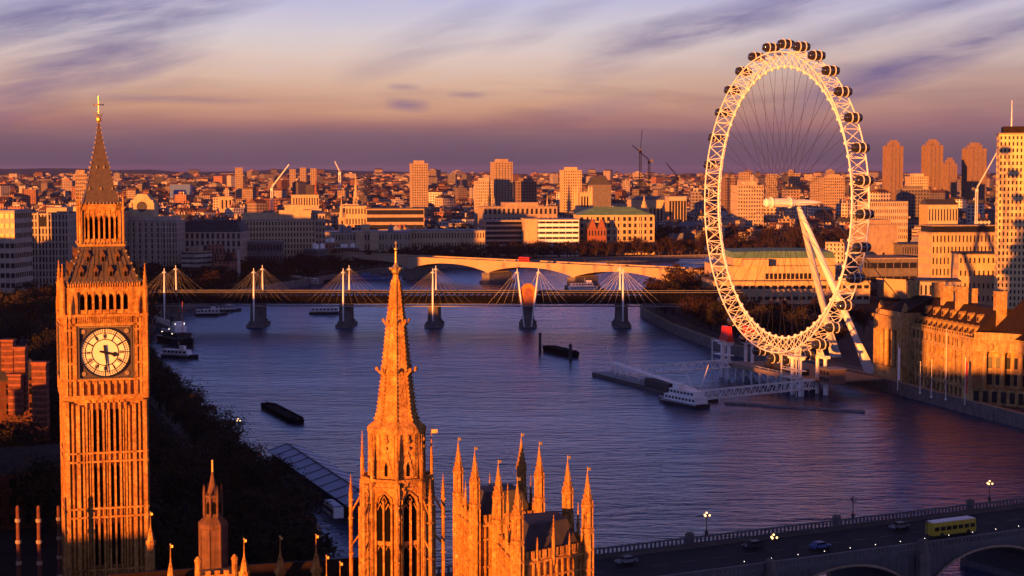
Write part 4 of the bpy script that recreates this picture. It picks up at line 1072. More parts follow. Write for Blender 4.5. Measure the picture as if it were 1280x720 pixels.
# ================================================================== BOATS
def hull_mb(ln, w, h, bow=.28, sheer=.5, flat=False):
    mb = MB(); st = [0, .06, .25, .5, 1 - bow, 1 - bow * .45, 1]; rings = []
    for t in st:
        ww = w / 2 * (1 if t <= 1 - bow else max(.04, 1 - ((t - 1 + bow) / bow) ** 1.8)) * (.88 if t == 0 else 1)
        z = h + sheer * max(0, (t - .6) / .4) ** 2
        x = -ln / 2 + ln * t; rings.append([(x, -ww, z), (x, -ww * .8, -.6), (x, ww * .8, -.6), (x, ww, z)])
    mb.loft(rings); return mb
def cruiser(label, loc, rot, ln, w, hullm, cabm, decks=2, group=None, funnel=False, mast=True, kind='boat'):
    t = thing('passenger_boat', label, kind, loc, rot, group)
    hull_mb(ln, w, 1.5).build('hull', hullm, t)
    st = MB().loft([[(-ln * .48, -w * .48, 1.1), (ln * .3, -w * .48, 1.1), (ln * .3, w * .48, 1.1), (-ln * .48, w * .48, 1.1)], [(-ln * .48, -w * .505, 1.35), (ln * .3, -w * .505, 1.35), (ln * .3, w * .505, 1.35), (-ln * .48, w * .505, 1.35)]]); st.build('rubbing_strake', M['white'], t)
    z = 1.5
    for d in range(decks):
        a, b = -ln * (.44 - .05 * d), ln * (.26 - .1 * d); ww = w * (.42 - .05 * d)
        c = MB(); c.loft([[(a, -ww, z), (b, -ww, z), (b, ww, z), (a, ww, z)], [(a, -ww, z + 2.1), (b - .7, -ww, z + 2.1), (b - .7, ww, z + 2.1), (a, ww, z + 2.1)]])
        c.box(a - .3, b - .3, -ww - .25, ww + .25, z + 2.102, z + 2.25)
        cb_ = c.build('cabin', cabm, t)
        nw = max(3, int((b - a) / 2.2)); wm = MB().box(-.7, .7, -ww - .02, ww + .02, z + .8, z + 1.7).mesh('window', M['glass'])
        for k in range(nw): link('window', wm, cb_, (a + (b - .8 - a) * (k + .5) / nw, 0, 0))
        z += 2.25
    mb = MB(); mb.box(ln * .0, ln * .12, -w * .22, w * .22, z, z + 1.9); mb.build('wheelhouse', cabm, t)
    if mast: MB().tube((-ln * .05, 0, z), (-ln * .05, 0, z + 4), .09, 5).tube((-ln * .05, -.8, z + 3), (-ln * .05, .8, z + 3), .05, 4).build('mast', M['steel'], t)
    if funnel: MB().lathe([(1.1, z), (1.0, z + 4.2), (1.05, z + 4.3)], 12, (-ln * .14, 0)).build('funnel', M['tarp'], t)
    return t
def along(a, b): d = b - a; return math.atan2(d.y, d.x), d.length
a_, b_ = G(824, 500, -4), G(880, 511, -4); r_, l_ = along(a_, b_)
cruiser('white two deck passenger cruiser moored at the pontoon below the wheel', (a_ + b_) / 2, r_ + PI, l_, 7, M['hull'], M['white'], 2)
def barge(label, a, b, w, h, posts=True):
    r, l = along(a, b); t = thing('barge', label, 'barge', (a + b) / 2, r)
    mb = MB(); mb.loft([[(-l / 2, -w / 2 * .7, h + .3), (-l / 2 + 1.5, -w / 2 * .7, -.6), (-l / 2 + 1.5, w / 2 * .7, -.6), (-l / 2, w / 2 * .7, h + .3)], [(-l / 2 + 4, -w / 2, h), (-l / 2 + 4, -w / 2 * .95, -.6), (-l / 2 + 4, w / 2 * .95, -.6), (-l / 2 + 4, w / 2, h)],
                        [(l / 2 - 4, -w / 2, h), (l / 2 - 4, -w / 2 * .95, -.6), (l / 2 - 4, w / 2 * .95, -.6), (l / 2 - 4, w / 2, h)], [(l / 2, -w / 2 * .7, h + .3), (l / 2 - 1.5, -w / 2 * .7, -.6), (l / 2 - 1.5, w / 2 * .7, -.6), (l / 2, w / 2 * .7, h + .3)]]); mb.build('hull', M['iron'], t)
    mb = MB()
    for y in (-w / 2 + .35, w / 2 - .35): mb.box(-l / 2 + 4, l / 2 - 4, y - .2, y + .2, h, h + .55)
    for x in (-l / 2 + 4, l / 2 - 4): mb.box(x - .25, x + .25, -w / 2 + .55, w / 2 - .55, h, h + .55)
    mb.build('coaming', M['iron'], t); MB().box(-l / 2 + 4.3, l / 2 - 4.3, -w / 2 + .6, w / 2 - .6, h - .02, h + .1).build('hold', M['iron'], t)
    mb = MB()
    for x in (-l / 2 + 2, l / 2 - 2): mb.cb((x, 0, h), .4, .4, 1.0)
    mb.build('bollards', M['dsteel'], t); return t
barge('dark empty barge lying on open water between the clock tower and the spire', G(332, 508, -4), G(374, 530, -4), 5.5, 1.2)
barge('dark barge on the water in front of the railway bridge middle', G(683, 438, -4), G(719, 447, -4), 6.5, 2.2)
for px, py, yt, lb in ((675, 442, 418, 'mooring post standing free left of the mid river barge'), (713, 452, 432, 'mooring post at the right end of the mid river barge')):
    p = G(px, py, -4); t = thing('mooring_post', lb, 'post', p); h_ = HZ(yt, p.y) + 4
    MB().tube((0, 0, -3), (0, 0, h_), .7, 8).build('pile', M['dsteel'], t); MB().lathe([(.9, h_), (.9, h_ + .3), (.1, h_ + 1)], 8).build('cap', M['dsteel'], t)
# old steamer
a_, b_ = G(196, 428, -4), G(250, 432, -4)
tsv = thing('steam_ship', 'dark old steamer with funnel and mast moored at the left bank', 'ship', (a_ + b_) / 2, rad(-58))
hull_mb(40, 9.5, 3.2, .3, 1.5).build('hull', M['hull'], tsv)
c = MB(); c.box(-13, 8, -3.8, 3.8, 3.2, 6.0); c.box(-14, 9, -4.4, 4.4, 6.0, 6.25); s1 = c.build('deckhouse', M['hull'], tsv)
wm = MB().box(-.45, .45, -3.83, 3.83, 4.1, 5.2).mesh('window', M['glow_w'] if False else M['glass'])
for k in range(9): link('window', wm, s1, (-12 + k * 2.3, 0, 0))
c = MB(); c.box(-4, 4, -3.2, 3.2, 6.25, 9.2); c.box(-2, 3, -2.6, 2.6, 9.2, 11.4); c.build('bridge_house', M['white'], tsv)
MB().lathe([(1.5, 6.2), (1.4, 13.8), (1.5, 14)], 14, (-7, 0)).build('funnel', M['dsteel'], tsv)
MB().tube((6.5, 0, 6), (6.5, 0, 22), .22, 6, .08).tube((6.5, -2.5, 17), (6.5, 2.5, 17), .09, 5).build('mast', M['tarp'], tsv)
mb = MB()
for y in (-4.6, 4.6):
    for k in range(17): mb.tube((-18 + k * 2, y * (1 if k < 13 else 1 - (k - 13) * .16), 3.2), (-18 + k * 2, y * (1 if k < 13 else 1 - (k - 13) * .16), 4.3), .06, 4)
mb.build('railing', M['white'], tsv)
lb_ = MB().ball((0, 0, 0), .45, 8, 5, .6)
lm = MB().loft([[(-2.5, 0, .6), (-2.5, 0.01, .6), (-2.5, .02, .6)], [(-1.6, -.8, .8), (-1.6, 0, 0), (-1.6, .8, .8)], [(1.6, -.8, .8), (1.6, 0, 0), (1.6, .8, .8)], [(2.5, 0, .9), (2.5, .01, .9), (2.5, .02, .9)]]).mesh('lifeboat', M['white'])
for x in (-10, -3.5):
    for y in (-4, 4): link('lifeboat', lm, tsv, (x, y, 6.6))
for x, y, z in ((3, -2.7, 10.5), (3.1, 2.2, 10.5), (-4, -3.3, 7.5), (-12, -4, 5.6), (2, -4, 5.6)):
    link('deck_lamp', MB().ball((0, 0, 0), .2, 6, 4).mesh('deck_lamp', M['glow_w']), tsv, (x, y, z))
gangway('dim gangway between the left bank and the old steamer', G(186, 398, 1), G(216, 408, 0), 2.4, 2.2)
cruiser('small motor launch moored just below the old steamer', G(226, 447, -4), rad(-25), 20, 4.5, M['hull'], M['white'], 1)
cruiser('small covered launch under the left end of the railway bridge', G(264, 394, -4), rad(15), 20, 5, M['hull'], M['white'], 1)
cruiser('second small launch right of the covered one under the bridge', G(284, 389, -4), rad(20), 18, 5, M['hull'], M['steel'], 1)
cruiser('white launch on open water left of the second bridge pier', G(411, 392, -4), rad(5), 24, 5.5, M['hull'], M['white'], 1)
cruiser('white and dark pleasure boat between the two bridges at the right', G(733, 364, -4), rad(18), 30, 7, M['hull'], M['white'], 2)
cruiser('long blue ship with pale funnels moored behind the railway bridge', G(452, 350, -4), rad(6), 62, 9, M['blue'], M['blue'], 1, funnel=True)
cruiser('grey white ship with tall mast moored beyond the far stone bridge', G(742, 333, -4) + Vector((0, -40, 0)), rad(8), 72, 10, M['steel'], M['white'], 1, funnel=True)
cruiser('low pale sunlit ship moored on the far bank left of the wheel', G(880, 328, -4) + Vector((0, -15, 0)), rad(4), 56, 10, M['white'], M['white'], 1)
gangway('pale pier gangway on the shaded far left bank', G(352, 349, -2), G(396, 355, -3), 4, 4)
barge('dark pontoon barge beside the pale pier gangway', G(372, 357, -4), G(412, 352, -4), 8, 1.6)
# pier pavilion at the left bank
pa, pb = Vector((-72.5, 514, 0)), Vector((-40.5, 428, 0)); pa.z = pb.z = 0; r_, l_ = along(pa, pb)
pv = thing('pier_pavilion', 'long low pier building with blue grey sheet roof left of the spire', 'pier building', (pa.x, pa.y, -4), r_)
MB().box(0, l_, -1, 12, -.5, 1).build('pontoon', M['hull'], pv); MB().box(1, l_ - 1, .5, 10.5, 1, 4.4).build('wall', M['dsteel'], pv)
rf = MB(); rf.loft([[(0, -.6, 4.4), (0, 5.5, 6.2), (0, 11.6, 4.4), (0, 11.6, 4.2), (0, 5.5, 6.0), (0, -.6, 4.2)], [(l_, -.6, 4.4), (l_, 5.5, 6.2), (l_, 11.6, 4.4), (l_, 11.6, 4.2), (l_, 5.5, 6.0), (l_, -.6, 4.2)]]); rfo = rf.build('roof', M['pierroof'], pv)
mb = MB()
for k in range(int(l_ / 9) + 1): x = min(l_ - .2, k * 9); mb.tube((x, -.6, 4.45), (x, 5.5, 6.25), .12, 4); mb.tube((x, 5.5, 6.25), (x, 11.6, 4.45), .12, 4)
mb.box(0, l_, 5.3, 5.7, 6.2, 6.45); mb.build('roof_ribs', M['lead'], rfo)
# ================================================================== BUILDINGS
FOOT = []           # footprints (x, y, radius) kept clear by the filler city
def facade(mb, W_, z0, z1, bays, floors, ww, wh, rec=.5):
    """wall with real window holes in the plane y=0, outward -y; returns window list (x, z, w, h)"""
    bw, fh = W_ / bays, (z1 - z0) / floors; w, h = bw * ww, fh * wh; out = []
    xs = [0.0]
    for b in range(bays): xs += [b * bw + (bw - w) / 2, b * bw + (bw + w) / 2]
    xs.append(W_)
    for i in range(0, len(xs), 2): mb.poly([(xs[i], 0, z0), (xs[i + 1], 0, z0), (xs[i + 1], 0, z1), (xs[i], 0, z1)])
    for b in range(bays):
        xa, xb = xs[2 * b + 1], xs[2 * b + 2]; zp = z0
        for f in range(floors):
            za = z0 + f * fh + (fh - h) * .55; zb = za + h
            mb.poly([(xa, 0, zp), (xb, 0, zp), (xb, 0, za), (xa, 0, za)])
            mb.poly([(xa, 0, za), (xb, 0, za), (xb, rec, za), (xa, rec, za)]); mb.poly([(xa, 0, zb), (xa, rec, zb), (xb, rec, zb), (xb, 0, zb)])
            mb.poly([(xa, 0, za), (xa, rec, za), (xa, rec, zb), (xa, 0, zb)]); mb.poly([(xb, 0, za), (xb, 0, zb), (xb, rec, zb), (xb, rec, za)])
            out.append(((xa + xb) / 2, (za + zb) / 2, w, h)); zp = zb
        mb.poly([(xa, 0, zp), (xb, 0, zp), (xb, 0, z1), (xa, 0, z1)])
    return out
def roof_mb(kind, W_, Dp, z, rh, ov=.4):
    mb = MB()
    if kind == 'flat':
        mb.box(-ov, W_ + ov, -ov, Dp + ov, z + .003, z + .7)
    elif kind == 'hip':
        i = min(W_, Dp) / 2 * .96
        mb.loft([[(-ov, -ov, z), (W_ + ov, -ov, z), (W_ + ov, Dp + ov, z), (-ov, Dp + ov, z)], [(-ov, -ov, z + .4), (W_ + ov, -ov, z + .4), (W_ + ov, Dp + ov, z + .4), (-ov, Dp + ov, z + .4)],
                 [(i, i, z + rh), (W_ - i, i, z + rh), (W_ - i, Dp - i, z + rh), (i, Dp - i, z + rh)]])
    elif kind == 'mansard':
        a, b = rh * .35, rh * .45 + 3
        mb.loft([[(0, 0, z), (W_, 0, z), (W_, Dp, z), (0, Dp, z)], [(a, a, z + rh * .8), (W_ - a, a, z + rh * .8), (W_ - a, Dp - a, z + rh * .8), (a, Dp - a, z + rh * .8)],
                 [(b, b, z + rh), (W_ - b, b, z + rh), (W_ - b, Dp - b, z + rh), (b, Dp - b, z + rh)]])
    elif kind == 'gable':
        mb.loft([[(-ov, -ov, z), (-ov, Dp / 2, z + rh), (-ov, Dp + ov, z)], [(W_ + ov, -ov, z), (W_ + ov, Dp / 2, z + rh), (W_ + ov, Dp + ov, z)]])
    return mb
def block(name, label, cat, loc, rot, W_, Dp, h, bays, floors, wallm, roofm, roof='flat', rh=5, ww=.45, wh=.55, side=None, group=None, base=0.0, pane='glass', extra=None):
    t = thing(name, label, cat, loc, rot, group)
    FOOT.append((loc[0] + W_ / 2 * cos(rot) - Dp / 2 * sin(rot), loc[1] + W_ / 2 * sin(rot) + Dp / 2 * cos(rot), max(W_, Dp) * .62))
    side = side if side is not None else max(1, int(bays * Dp / W_))
    mb = MB(); wins = []
    faces_ = [(Matrix.Identity(4), W_, bays), (Matrix.Translation((0, Dp, 0)) @ Matrix.Rotation(-PI / 2, 4, 'Z'), Dp, side), (Matrix.Translation((W_, 0, 0)) @ Matrix.Rotation(PI / 2, 4, 'Z'), Dp, side)]
    for Mr, ln, nb in faces_:
        mb.M = Mr
        mb.box(-.0, ln, -.22, .0, h - .9, h - .25)
        for (x, z, w, hh_) in facade(mb, ln, base, h, nb, floors, ww, wh): wins.append((Mr, x, z, w, hh_, ln))
    mb.M = None
    mb.poly([(W_, Dp, base), (0, Dp, base), (0, Dp, h), (W_, Dp, h)]); mb.poly([(0, 0, h), (W_, 0, h), (W_, Dp, h), (0, Dp, h)])
    if base > 0: mb.box(0, W_, 0, Dp, -1, base)
    mb.build('wall', M[wallm], t)
    cache = {}; rest = MB()
    for i, (Mr, x, z, w, hh_, ln) in enumerate(wins):
        if i < 100:
            k = (round(w, 2), round(hh_, 2))
            if k not in cache: cache[k] = MB().box(-w / 2 - .05, w / 2 + .05, -.04, .04, -hh_ / 2 - .05, hh_ / 2 + .05).mesh('window', M[pane])
            link('window', cache[k], t, Mr @ Vector((x, .42, z)), Mr.to_euler().z)
        else:
            rest.M = Mr; rest.box(x - w / 2 - .05, x + w / 2 + .05, .38, .46, z - hh_ / 2 - .05, z + hh_ / 2 + .05)
    if rest.v: rest.M = None; rest.build('window', M[pane], t)['kind'] = 'stuff'
    roof_mb(roof, W_, Dp, h + .004, rh).build('roof', M[roofm], t)
    if extra: extra(t, W_, Dp, h)
    return t
def lm(name, label, px0, px1, ytop, Y, dep, bays, floors, wallm, roofm, roof='flat', rh=5, rot=0.0, ww=.45, wh=.55, cat='building', extra=None, side=None, base=0.0, pane='glass', group=None):
    W_ = (px1 - px0) / F * Y / max(.5, cos(rot)); X = XX(px0, Y)
    return block(name, label, cat, (X, Y, 0), rot, W_, dep, HZ(ytop, Y), bays, floors, wallm, roofm, roof, rh, ww, wh, side, group, base, pane, extra)
def plant_room(fx0, fx1, fy0, fy1, h, m='concrete'):
    def f(t, W_, Dp, z): MB().box(W_ * fx0, W_ * fx1, Dp * fy0, Dp * fy1, z + .71, z + .7 + h).build('plant_room', M[m], t)
    return f
def chimneys(k, w=1.6, h=5, d=.5, m='brick'):
    def f(t, W_, Dp, z):
        me = MB().box(-w, w, -.7, .7, 0, h).box(-w - .12, w + .12, -.82, .82, h - .6, h - .25).mesh('chimney', M[m])
        for i in range(k): link('chimney', me, t, (W_ * (i + .5) / k, Dp * d, z + 1))
    return f
def both(*fs):
    def f(*a):
        for g_ in fs: g_(*a)
    return f

# ---- riverside palace with dark red roof (south bank)
QA = math.atan2(-.976, .219)
ch = thing('riverside_palace', 'huge pale stone riverside building with columns, dark red roof and tall chimneys', 'building', (151.2, 703, 0), QA)
FOOT += [(165, 660, 70), (185, 580, 70), (170, 700, 40)]
mb = MB(); wins = []
mb.M = Matrix.Translation((26, 0, 0)); w1 = facade(mb, 50, .0, 22.6, 14, 5, .55, .68, .8); wins += [(Vector((26 + x, .7, z)), 0, w, h) for x, z, w, h in w1]
mb.box(0, 50, -.7, .02, 22.3, 23.4); mb.box(0, 50, -.45, .02, 8.6, 9.1); mb.box(0, 50, -.35, .02, 17.6, 18.0)
for k in range(15): mb.box(max(0, k * 50 / 14 - .4), min(50, k * 50 / 14 + .4), -.45, .03, 9.1, 17.6)
mb.box(0, 50, -.6, .02, 4.3, 4.8); mb.box(0, 50, -.3, .02, 13.2, 13.5)
for k in range(26): mb.box(k * 2 - .3, k * 2 + .3, -.6, -.3, 23.4, 24.3)
mb.box(0, 50, -.65, -.25, 24.3, 24.6)
mb.M = None
# north pavilion with tall arched niche between columns
mb.box(0, 25.98, -3.99, 20, 0, 5.5); mb.box(0, 3, -4, 20, 5.5, 25); mb.box(23, 25.98, -4, 20, 5.5, 25); mb.box(3, 23, -.5, 20, 5.5, 25)
mb.box(-.6, 26.4, -4.9, 20, 25, 26.2); mb.box(.4, 25.4, -3.6, 19, 26.2, 28.2); mb.box(-.3, 26.2, -4.5, -3.9, 5.2, 5.9)
mb.box(3, 23, -3.9, -.5, 21, 25)
for x in (5.2, 9.6, 16.4, 20.8): mb.lathe([(1.0, 5.9), (.85, 20), (1.05, 20.3), (1.05, 21)], 14, (x, -3.0))
for x in (.6, 2.4, 23.6, 25.4): mb.box(x - .5, x + .5, -4.35, -3.98, 5.9, 25)
for x in (2, 24): mb.lathe([(1.3, 28.2), (1.3, 29.5), (.5, 31.5), (.1, 32)], 8, (x, -2))
# wing core, second wing and crescent
mb.box(26.01, 76, .7, 20, 0, 22.5)
mb.box(76, 84, -4, 20, 0, 24)
for x in (77, 80, 83): mb.box(x - .5, x + .5, -4.4, -3.98, 6, 22)
mb.box(75.5, 84.5, -4.6, -3.9, 22, 23.4); mb.box(75.7, 84.4, -4.5, -3.9, 5.4, 6)
n = 22; arc = []
for k in range(n + 1):
    a = PI * (.14 + .72 * k / n); arc.append((84 + 62 * (cos(PI * .14) - cos(a)) / (2 * cos(PI * .14)), -4 + 17 * (sin(a) - sin(PI * .14)) / (1 - sin(PI * .14))))
for (xa, ya), (xb, yb) in zip(arc, arc[1:]):
    mb.loft([[(xa, ya + 5, 0), (xb, yb + 5, 0), (xb, yb + 5.01, 0), (xa, ya + 5.01, 0)], [(xa, ya + 5, 24), (xb, yb + 5, 24), (xb, yb + 5.01, 24), (xa, ya + 5.01, 24)]])
    for za, zb, o in ((0, 5.8, 0.0), (19.2, 22.4, -.2), (22.4, 23.3, -.8), (23.3, 26.0, .4)):
        mb.loft([[(xa, ya + o, za), (xb, yb + o, za), (xb, yb + 5.2, za), (xa, ya + 5.2, za)], [(xa, ya + o, zb), (xb, yb + o, zb), (xb, yb + 5.2, zb), (xa, ya + 5.2, zb)]])
mb.box(146, 156, -4, 20, 0, 24)
mb.build('wall', M['gold_stone'], ch)
col_me = MB().lathe([(1.2, 5.8), (1.2, 6.3), (.98, 6.6), (.85, 18.2), (1.15, 18.6), (1.15, 19.2)], 14).mesh('column', M['gold_stone'])
for k in range(1, n, 2): link('column', col_me, ch, (arc[k][0], arc[k][1] + 1.0, 0))
wme = MB().box(-.95, .95, -.05, .05, -2.0, 2.0).mesh('window', M['glass'])
for k in range(0, n):
    (xa, ya), (xb, yb) = arc[k], arc[k + 1]; rot = math.atan2(yb - ya, xb - xa); mx, my = (xa + xb) / 2, (ya + yb) / 2
    for z, dy_ in ((9, 4.95), (15, 4.95), (3, -.05)): link('window', wme, ch, (mx, my + dy_ - (.12 if dy_ > 0 else .1), z), rot)
cache = {}
for p, r, w, h in wins:
    k = (round(w, 2), round(h, 2))
    if k not in cache: cache[k] = MB().box(-w / 2 - .05, w / 2 + .05, -.04, .04, -h / 2 - .05, h / 2 + .05).mesh('window', M['glass'])
    link('window', cache[k], ch, p, 0)
aw = MB().plate([(-1.4, 0), (1.4, 0), (1.4, 7)] + [(1.4 * cos(PI * k / 8), 7 + 1.4 * sin(PI * k / 8)) for k in range(1, 8)] + [(-1.4, 7)], -.05, .05).mesh('arched_window', M['glass'])
for x in (7.4, 13.0, 18.6): link('arched_window', aw, ch, (x, -.56, 8), 0)
for x in (1.5, 24.5): 
    for z in (9, 15): link('window', wme, ch, (x, -4.05, z), 0)
rf = MB()
rf.loft([[(25, .8, 24.0), (77, .8, 24.0), (77, 24, 24.0), (25, 24, 24.0)], [(24, 9, 33.5), (77, 9, 33.5), (77, 15, 33.5), (24, 15, 33.5)]])
rf.loft([[(1, -3, 28.21), (25.4, -3, 28.21), (25.4, 22, 28.21), (1, 22, 28.21)], [(11, 9, 34), (25.2, 9, 34), (25.2, 13, 34), (11, 13, 34)]])
rf.loft([[(76, 6, 24.01), (156, 10, 24.01), (156, 44, 24.01), (76, 34, 24.01)], [(84, 18, 40), (156, 22, 40), (156, 30, 40), (84, 24, 40)]])
rf.build('roof', M['redroof'], ch)
dmm = MB().box(-.9, .9, -.4, 2.6, 0, 2.2).plate([(-1.1, 2.2), (1.1, 2.2), (0, 3.0)], -.5, 2.6).mesh('dormer', M['gold_stone'])
dww = MB().box(-.5, .5, -.05, .05, .4, 1.9).mesh('dormer_window', M['glass'])
for k in range(12):
    d_ = link('dormer', dmm, ch, (26 + (k + .5) * 50 / 12, 1.6, 24.4)); link('dormer_window', dww, d_, (0, -.45, 0))
for k in range(7):
    d_ = link('dormer', dmm, ch, (29 + k * 7, 4.9, 28.3)); link('dormer_window', dww, d_, (0, -.45, 0))
chm = MB().box(-1.15, 1.15, -1.4, 2.8, -6, 6.6).box(-1.4, 1.4, -1.65, 3.05, 5.2, 5.6).box(-1.25, 1.25, -1.5, 2.9, 6.6, 7.0).mesh('chimney', M['gold_stone'])
for x, y, z in ((9, 8, 33), (22, 12, 32.8), (36, 9, 32.5), (46, 14, 32), (50, 8, 33), (76, 10, 33), (104, 16, 37)): link('chimney', chm, ch, (x, y, z))
ou = MB()
ou.lathe([(2.1, 0), (2.1, .01)], 14)
rw = MB(); ring(rw, 1.0, 1.5, -.2, .1, 20); 
link('round_window', rw.mesh('round_window', M['gold_stone']), ch, (arc[2][0], arc[2][1] - .1, 21))
# banners and flag poles before it
for i, (px, py, h_, m_, lb) in enumerate(((1122, 488, 18, 'white', 'white vertical banner on a pole left of the riverside palace'), (1206, 506, 17, 'red', 'red vertical banner on a pole before the riverside palace'))):
    p = G(px, py, 0.05); t = thing('banner', lb, 'banner', p, QA); MB().tube((0, 0, 0), (0, 0, h_), .13, 6).build('pole', M['white'], t)
    MB().box(.2, 1.7, -.03, .03, 4, h_ - 1.5).build('cloth', M[m_], t)
for i, (px, py) in enumerate(((1150, 492), (1182, 500), (1164, 497), (1243, 480))):
    p = G(px, py, .05); t = thing('flagpole', ['bare white flagpole left of the middle of the riverside palace', 'tallest white flagpole left of the red banner', 'white flagpole second from the white banner', 'flagpole with small flag right of the red banner'][i], 'flagpole', p)
    h_ = (12, 26, 14, 28)[i]; MB().tube((0, 0, 0), (0, 0, h_), .16, 6, .06).ball((0, 0, h_), .2, 6, 4).lathe([(.5, 0), (.4, .5)], 8).build('pole', M['white'], t)
    if i == 3: MB().box(.1, 2.2, -.03, .03, h_ - 1.6, h_ - .2).build('flag', M['tarp'], t)
for k in range(9):
    x, y = Vector(SSHORE[3]).lerp(Vector(SSHORE[4]), k / 8.0); l_ = lamp('riverside lamp on the walk below the riverside palace', (x + 2.2, y, 1.0), False, 'lamps along the riverside walk', 4.0)

# ---- concert hall with green curved roof
cc = G(895, 374, 0); RY = 1085; cx0 = XX(893, RY); cw = XX(1092, RY) - cx0
rh_ = block('concert_hall', 'broad pale concert hall with green curved roof seen through the wheel', 'concert hall', (cx0, RY, 0), rad(4), cw, 70, HZ(353, RY), 22, 2, 'stone_pale', 'concrete', 'flat', 3, .7, .32)
hz1, hz2 = HZ(337, RY + 12), HZ(318, RY + 22); z0_ = HZ(353, RY) + .71
mb = MB(); mb.box(6, cw * .8, 10, 66, z0_, HZ(333, RY + 10)); mb.build('upper_wall', M['stone_pale'], rh_)
mb = MB(); n = 10; x0_, x1_ = cw * .16, cw * .82
za = HZ(333, RY + 10)
mb.box(x0_, x1_, 18, 64, za + .01, HZ(323, RY + 18)); mb.build('auditorium_wall', M['stone_pale'], rh_)
zb_ = HZ(323, RY + 18) + .02; mb = MB()
mb.loft([[(x0_ + (x1_ - x0_) * k / n, 17, zb_ - .02 + .0) , (x0_ + (x1_ - x0_) * k / n, 24, zb_ + 4.2 * sin(PI * (.34 + .32 * k / n))), (x0_ + (x1_ - x0_) * k / n, 58, zb_ + 5 * sin(PI * (.34 + .32 * k / n))), (x0_ + (x1_ - x0_) * k / n, 65, zb_ - .02)] for k in range(n + 1)])
mb.build('curved_roof', M['copper'], rh_)
wg = MB().box(-1.0, 1.0, -.05, .05, 0, HZ(341, RY + 10) - z0_ - 1.0).mesh('tall_window', M['glass'])
for k in range(13): link('tall_window', wg, rh_, (cw * .36 + k * 2.75, 9.93, z0_ + .5))
MB().box(cw * .2, cw * .36, 6, 14, za + .01, za + 4.5).build('roof_pavilion', M['stone_pale'], rh_)
# ---- tall office tower and neighbours at the right edge
def crown(t, W_, Dp, z):
    MB().box(2, W_ - 2, 2, Dp - 2, z + .71, z + 4).build('plant_room', M['redroof'], t)
    MB().tube((6, 6, z + 3.9), (6, 6, z + 17), .35, 6, .12).build('flagpole', M['white'], t)
lm('office_tower', 'tall pale stone office tower with rows of small windows at right edge', 1247, 1342, 168, 860, 28, 20, 32, 'white_stone', 'concrete', rot=rad(-13), ww=.44, wh=.58, cat='office tower', extra=crown, side=10)
lm('office_block', 'long pale block with dark top storey gallery left of the tall tower', 1165, 1252, 292, 960, 20, 18, 8, 'stone_pale', 'concrete', rot=rad(8), ww=.42, wh=.6, extra=lambda t, W_, Dp, z: (MB().box(1, W_ - 1, 1, Dp - 1, z + .71, z + 4).build('gallery', M['glass'], t), MB().box(.2, W_ - .2, .2, Dp, z + 4.01, z + 4.6).build('gallery_roof', M['concrete'], t)))
lm('office_block', 'low yellow stone block of square windows in front of the tall tower', 1199, 1250, 318, 908, 22, 9, 6, 'stone_pale', 'slate', 'flat', rot=rad(-4), ww=.36, wh=.42)
lm('office_block', 'dim small windowed block behind the chimneys of the riverside palace', 1150, 1200, 352, 800, 20, 9, 4, 'stone_far', 'slate', rot=rad(-8))
lm('theatre_block', 'blank brown concrete theatre tower right of the wheel', 1088, 1124, 282, 1190, 32, 1, 1, 'concrete', 'concrete', rot=rad(14), ww=.1, wh=.1, extra=plant_room(.3, .9, .2, .8, 3))
lm('theatre_block', 'low wide dark concrete theatre terrace below the blank tower', 1088, 1150, 324, 1120, 40, 6, 3, 'concrete_d', 'concrete', rot=rad(10), ww=.9, wh=.4)
lm('office_block', 'low dark flat block behind the wheel legs beside the theatre', 1128, 1172, 306, 1180, 30, 14, 4, 'concrete_d', 'slate', rot=rad(10))
# ---- north bank waterfront, left to right
lm('office_block', 'building with lit balcony bands at the left picture edge', -40, 20, 264, 1120, 30, 9, 9, 'stone_far', 'lead', rot=rad(-6), ww=.8, wh=.5)
def arch_top(t, W_, Dp, z):
    MB().plate([(W_ * .38, z - 9), (W_ * .38, z - 5)] + [(W_ * .5 - W_ * .12 * cos(PI * k / 8), z - 5 + W_ * .09 * sin(PI * k / 8)) for k in range(1, 8)] + [(W_ * .62, z - 5), (W_ * .62, z - 9)], -.7, -.3).build('arched_window', M['glass'], t)
    mb = MB()
    for k in range(6): mb.box(W_ * k / 5 - .6, W_ * k / 5 + .6, -1.0, -.23, 0, z + 1)
    mb.build('piers', M['stone_far'], t); MB().box(W_ * .55, W_ * .95, 5, Dp - 4, z + .71, z + 4).build('plant_room', M['stone_pale'], t)
lm('office_block', 'white stone block with tall arched window left of the clock tower', 22, 84, 267, 1200, 36, 15, 11, 'stone_far', 'slate', rot=rad(5), ww=.52, wh=.76, extra=arch_top)
lm('office_block', 'shaded grey block half hidden behind the clock tower spire', 84, 150, 268, 1270, 34, 15, 11, 'stone_far', 'concrete', rot=rad(2), ww=.5, wh=.7, extra=plant_room(.1, .6, .1, .7, 5, 'stone_pale'))
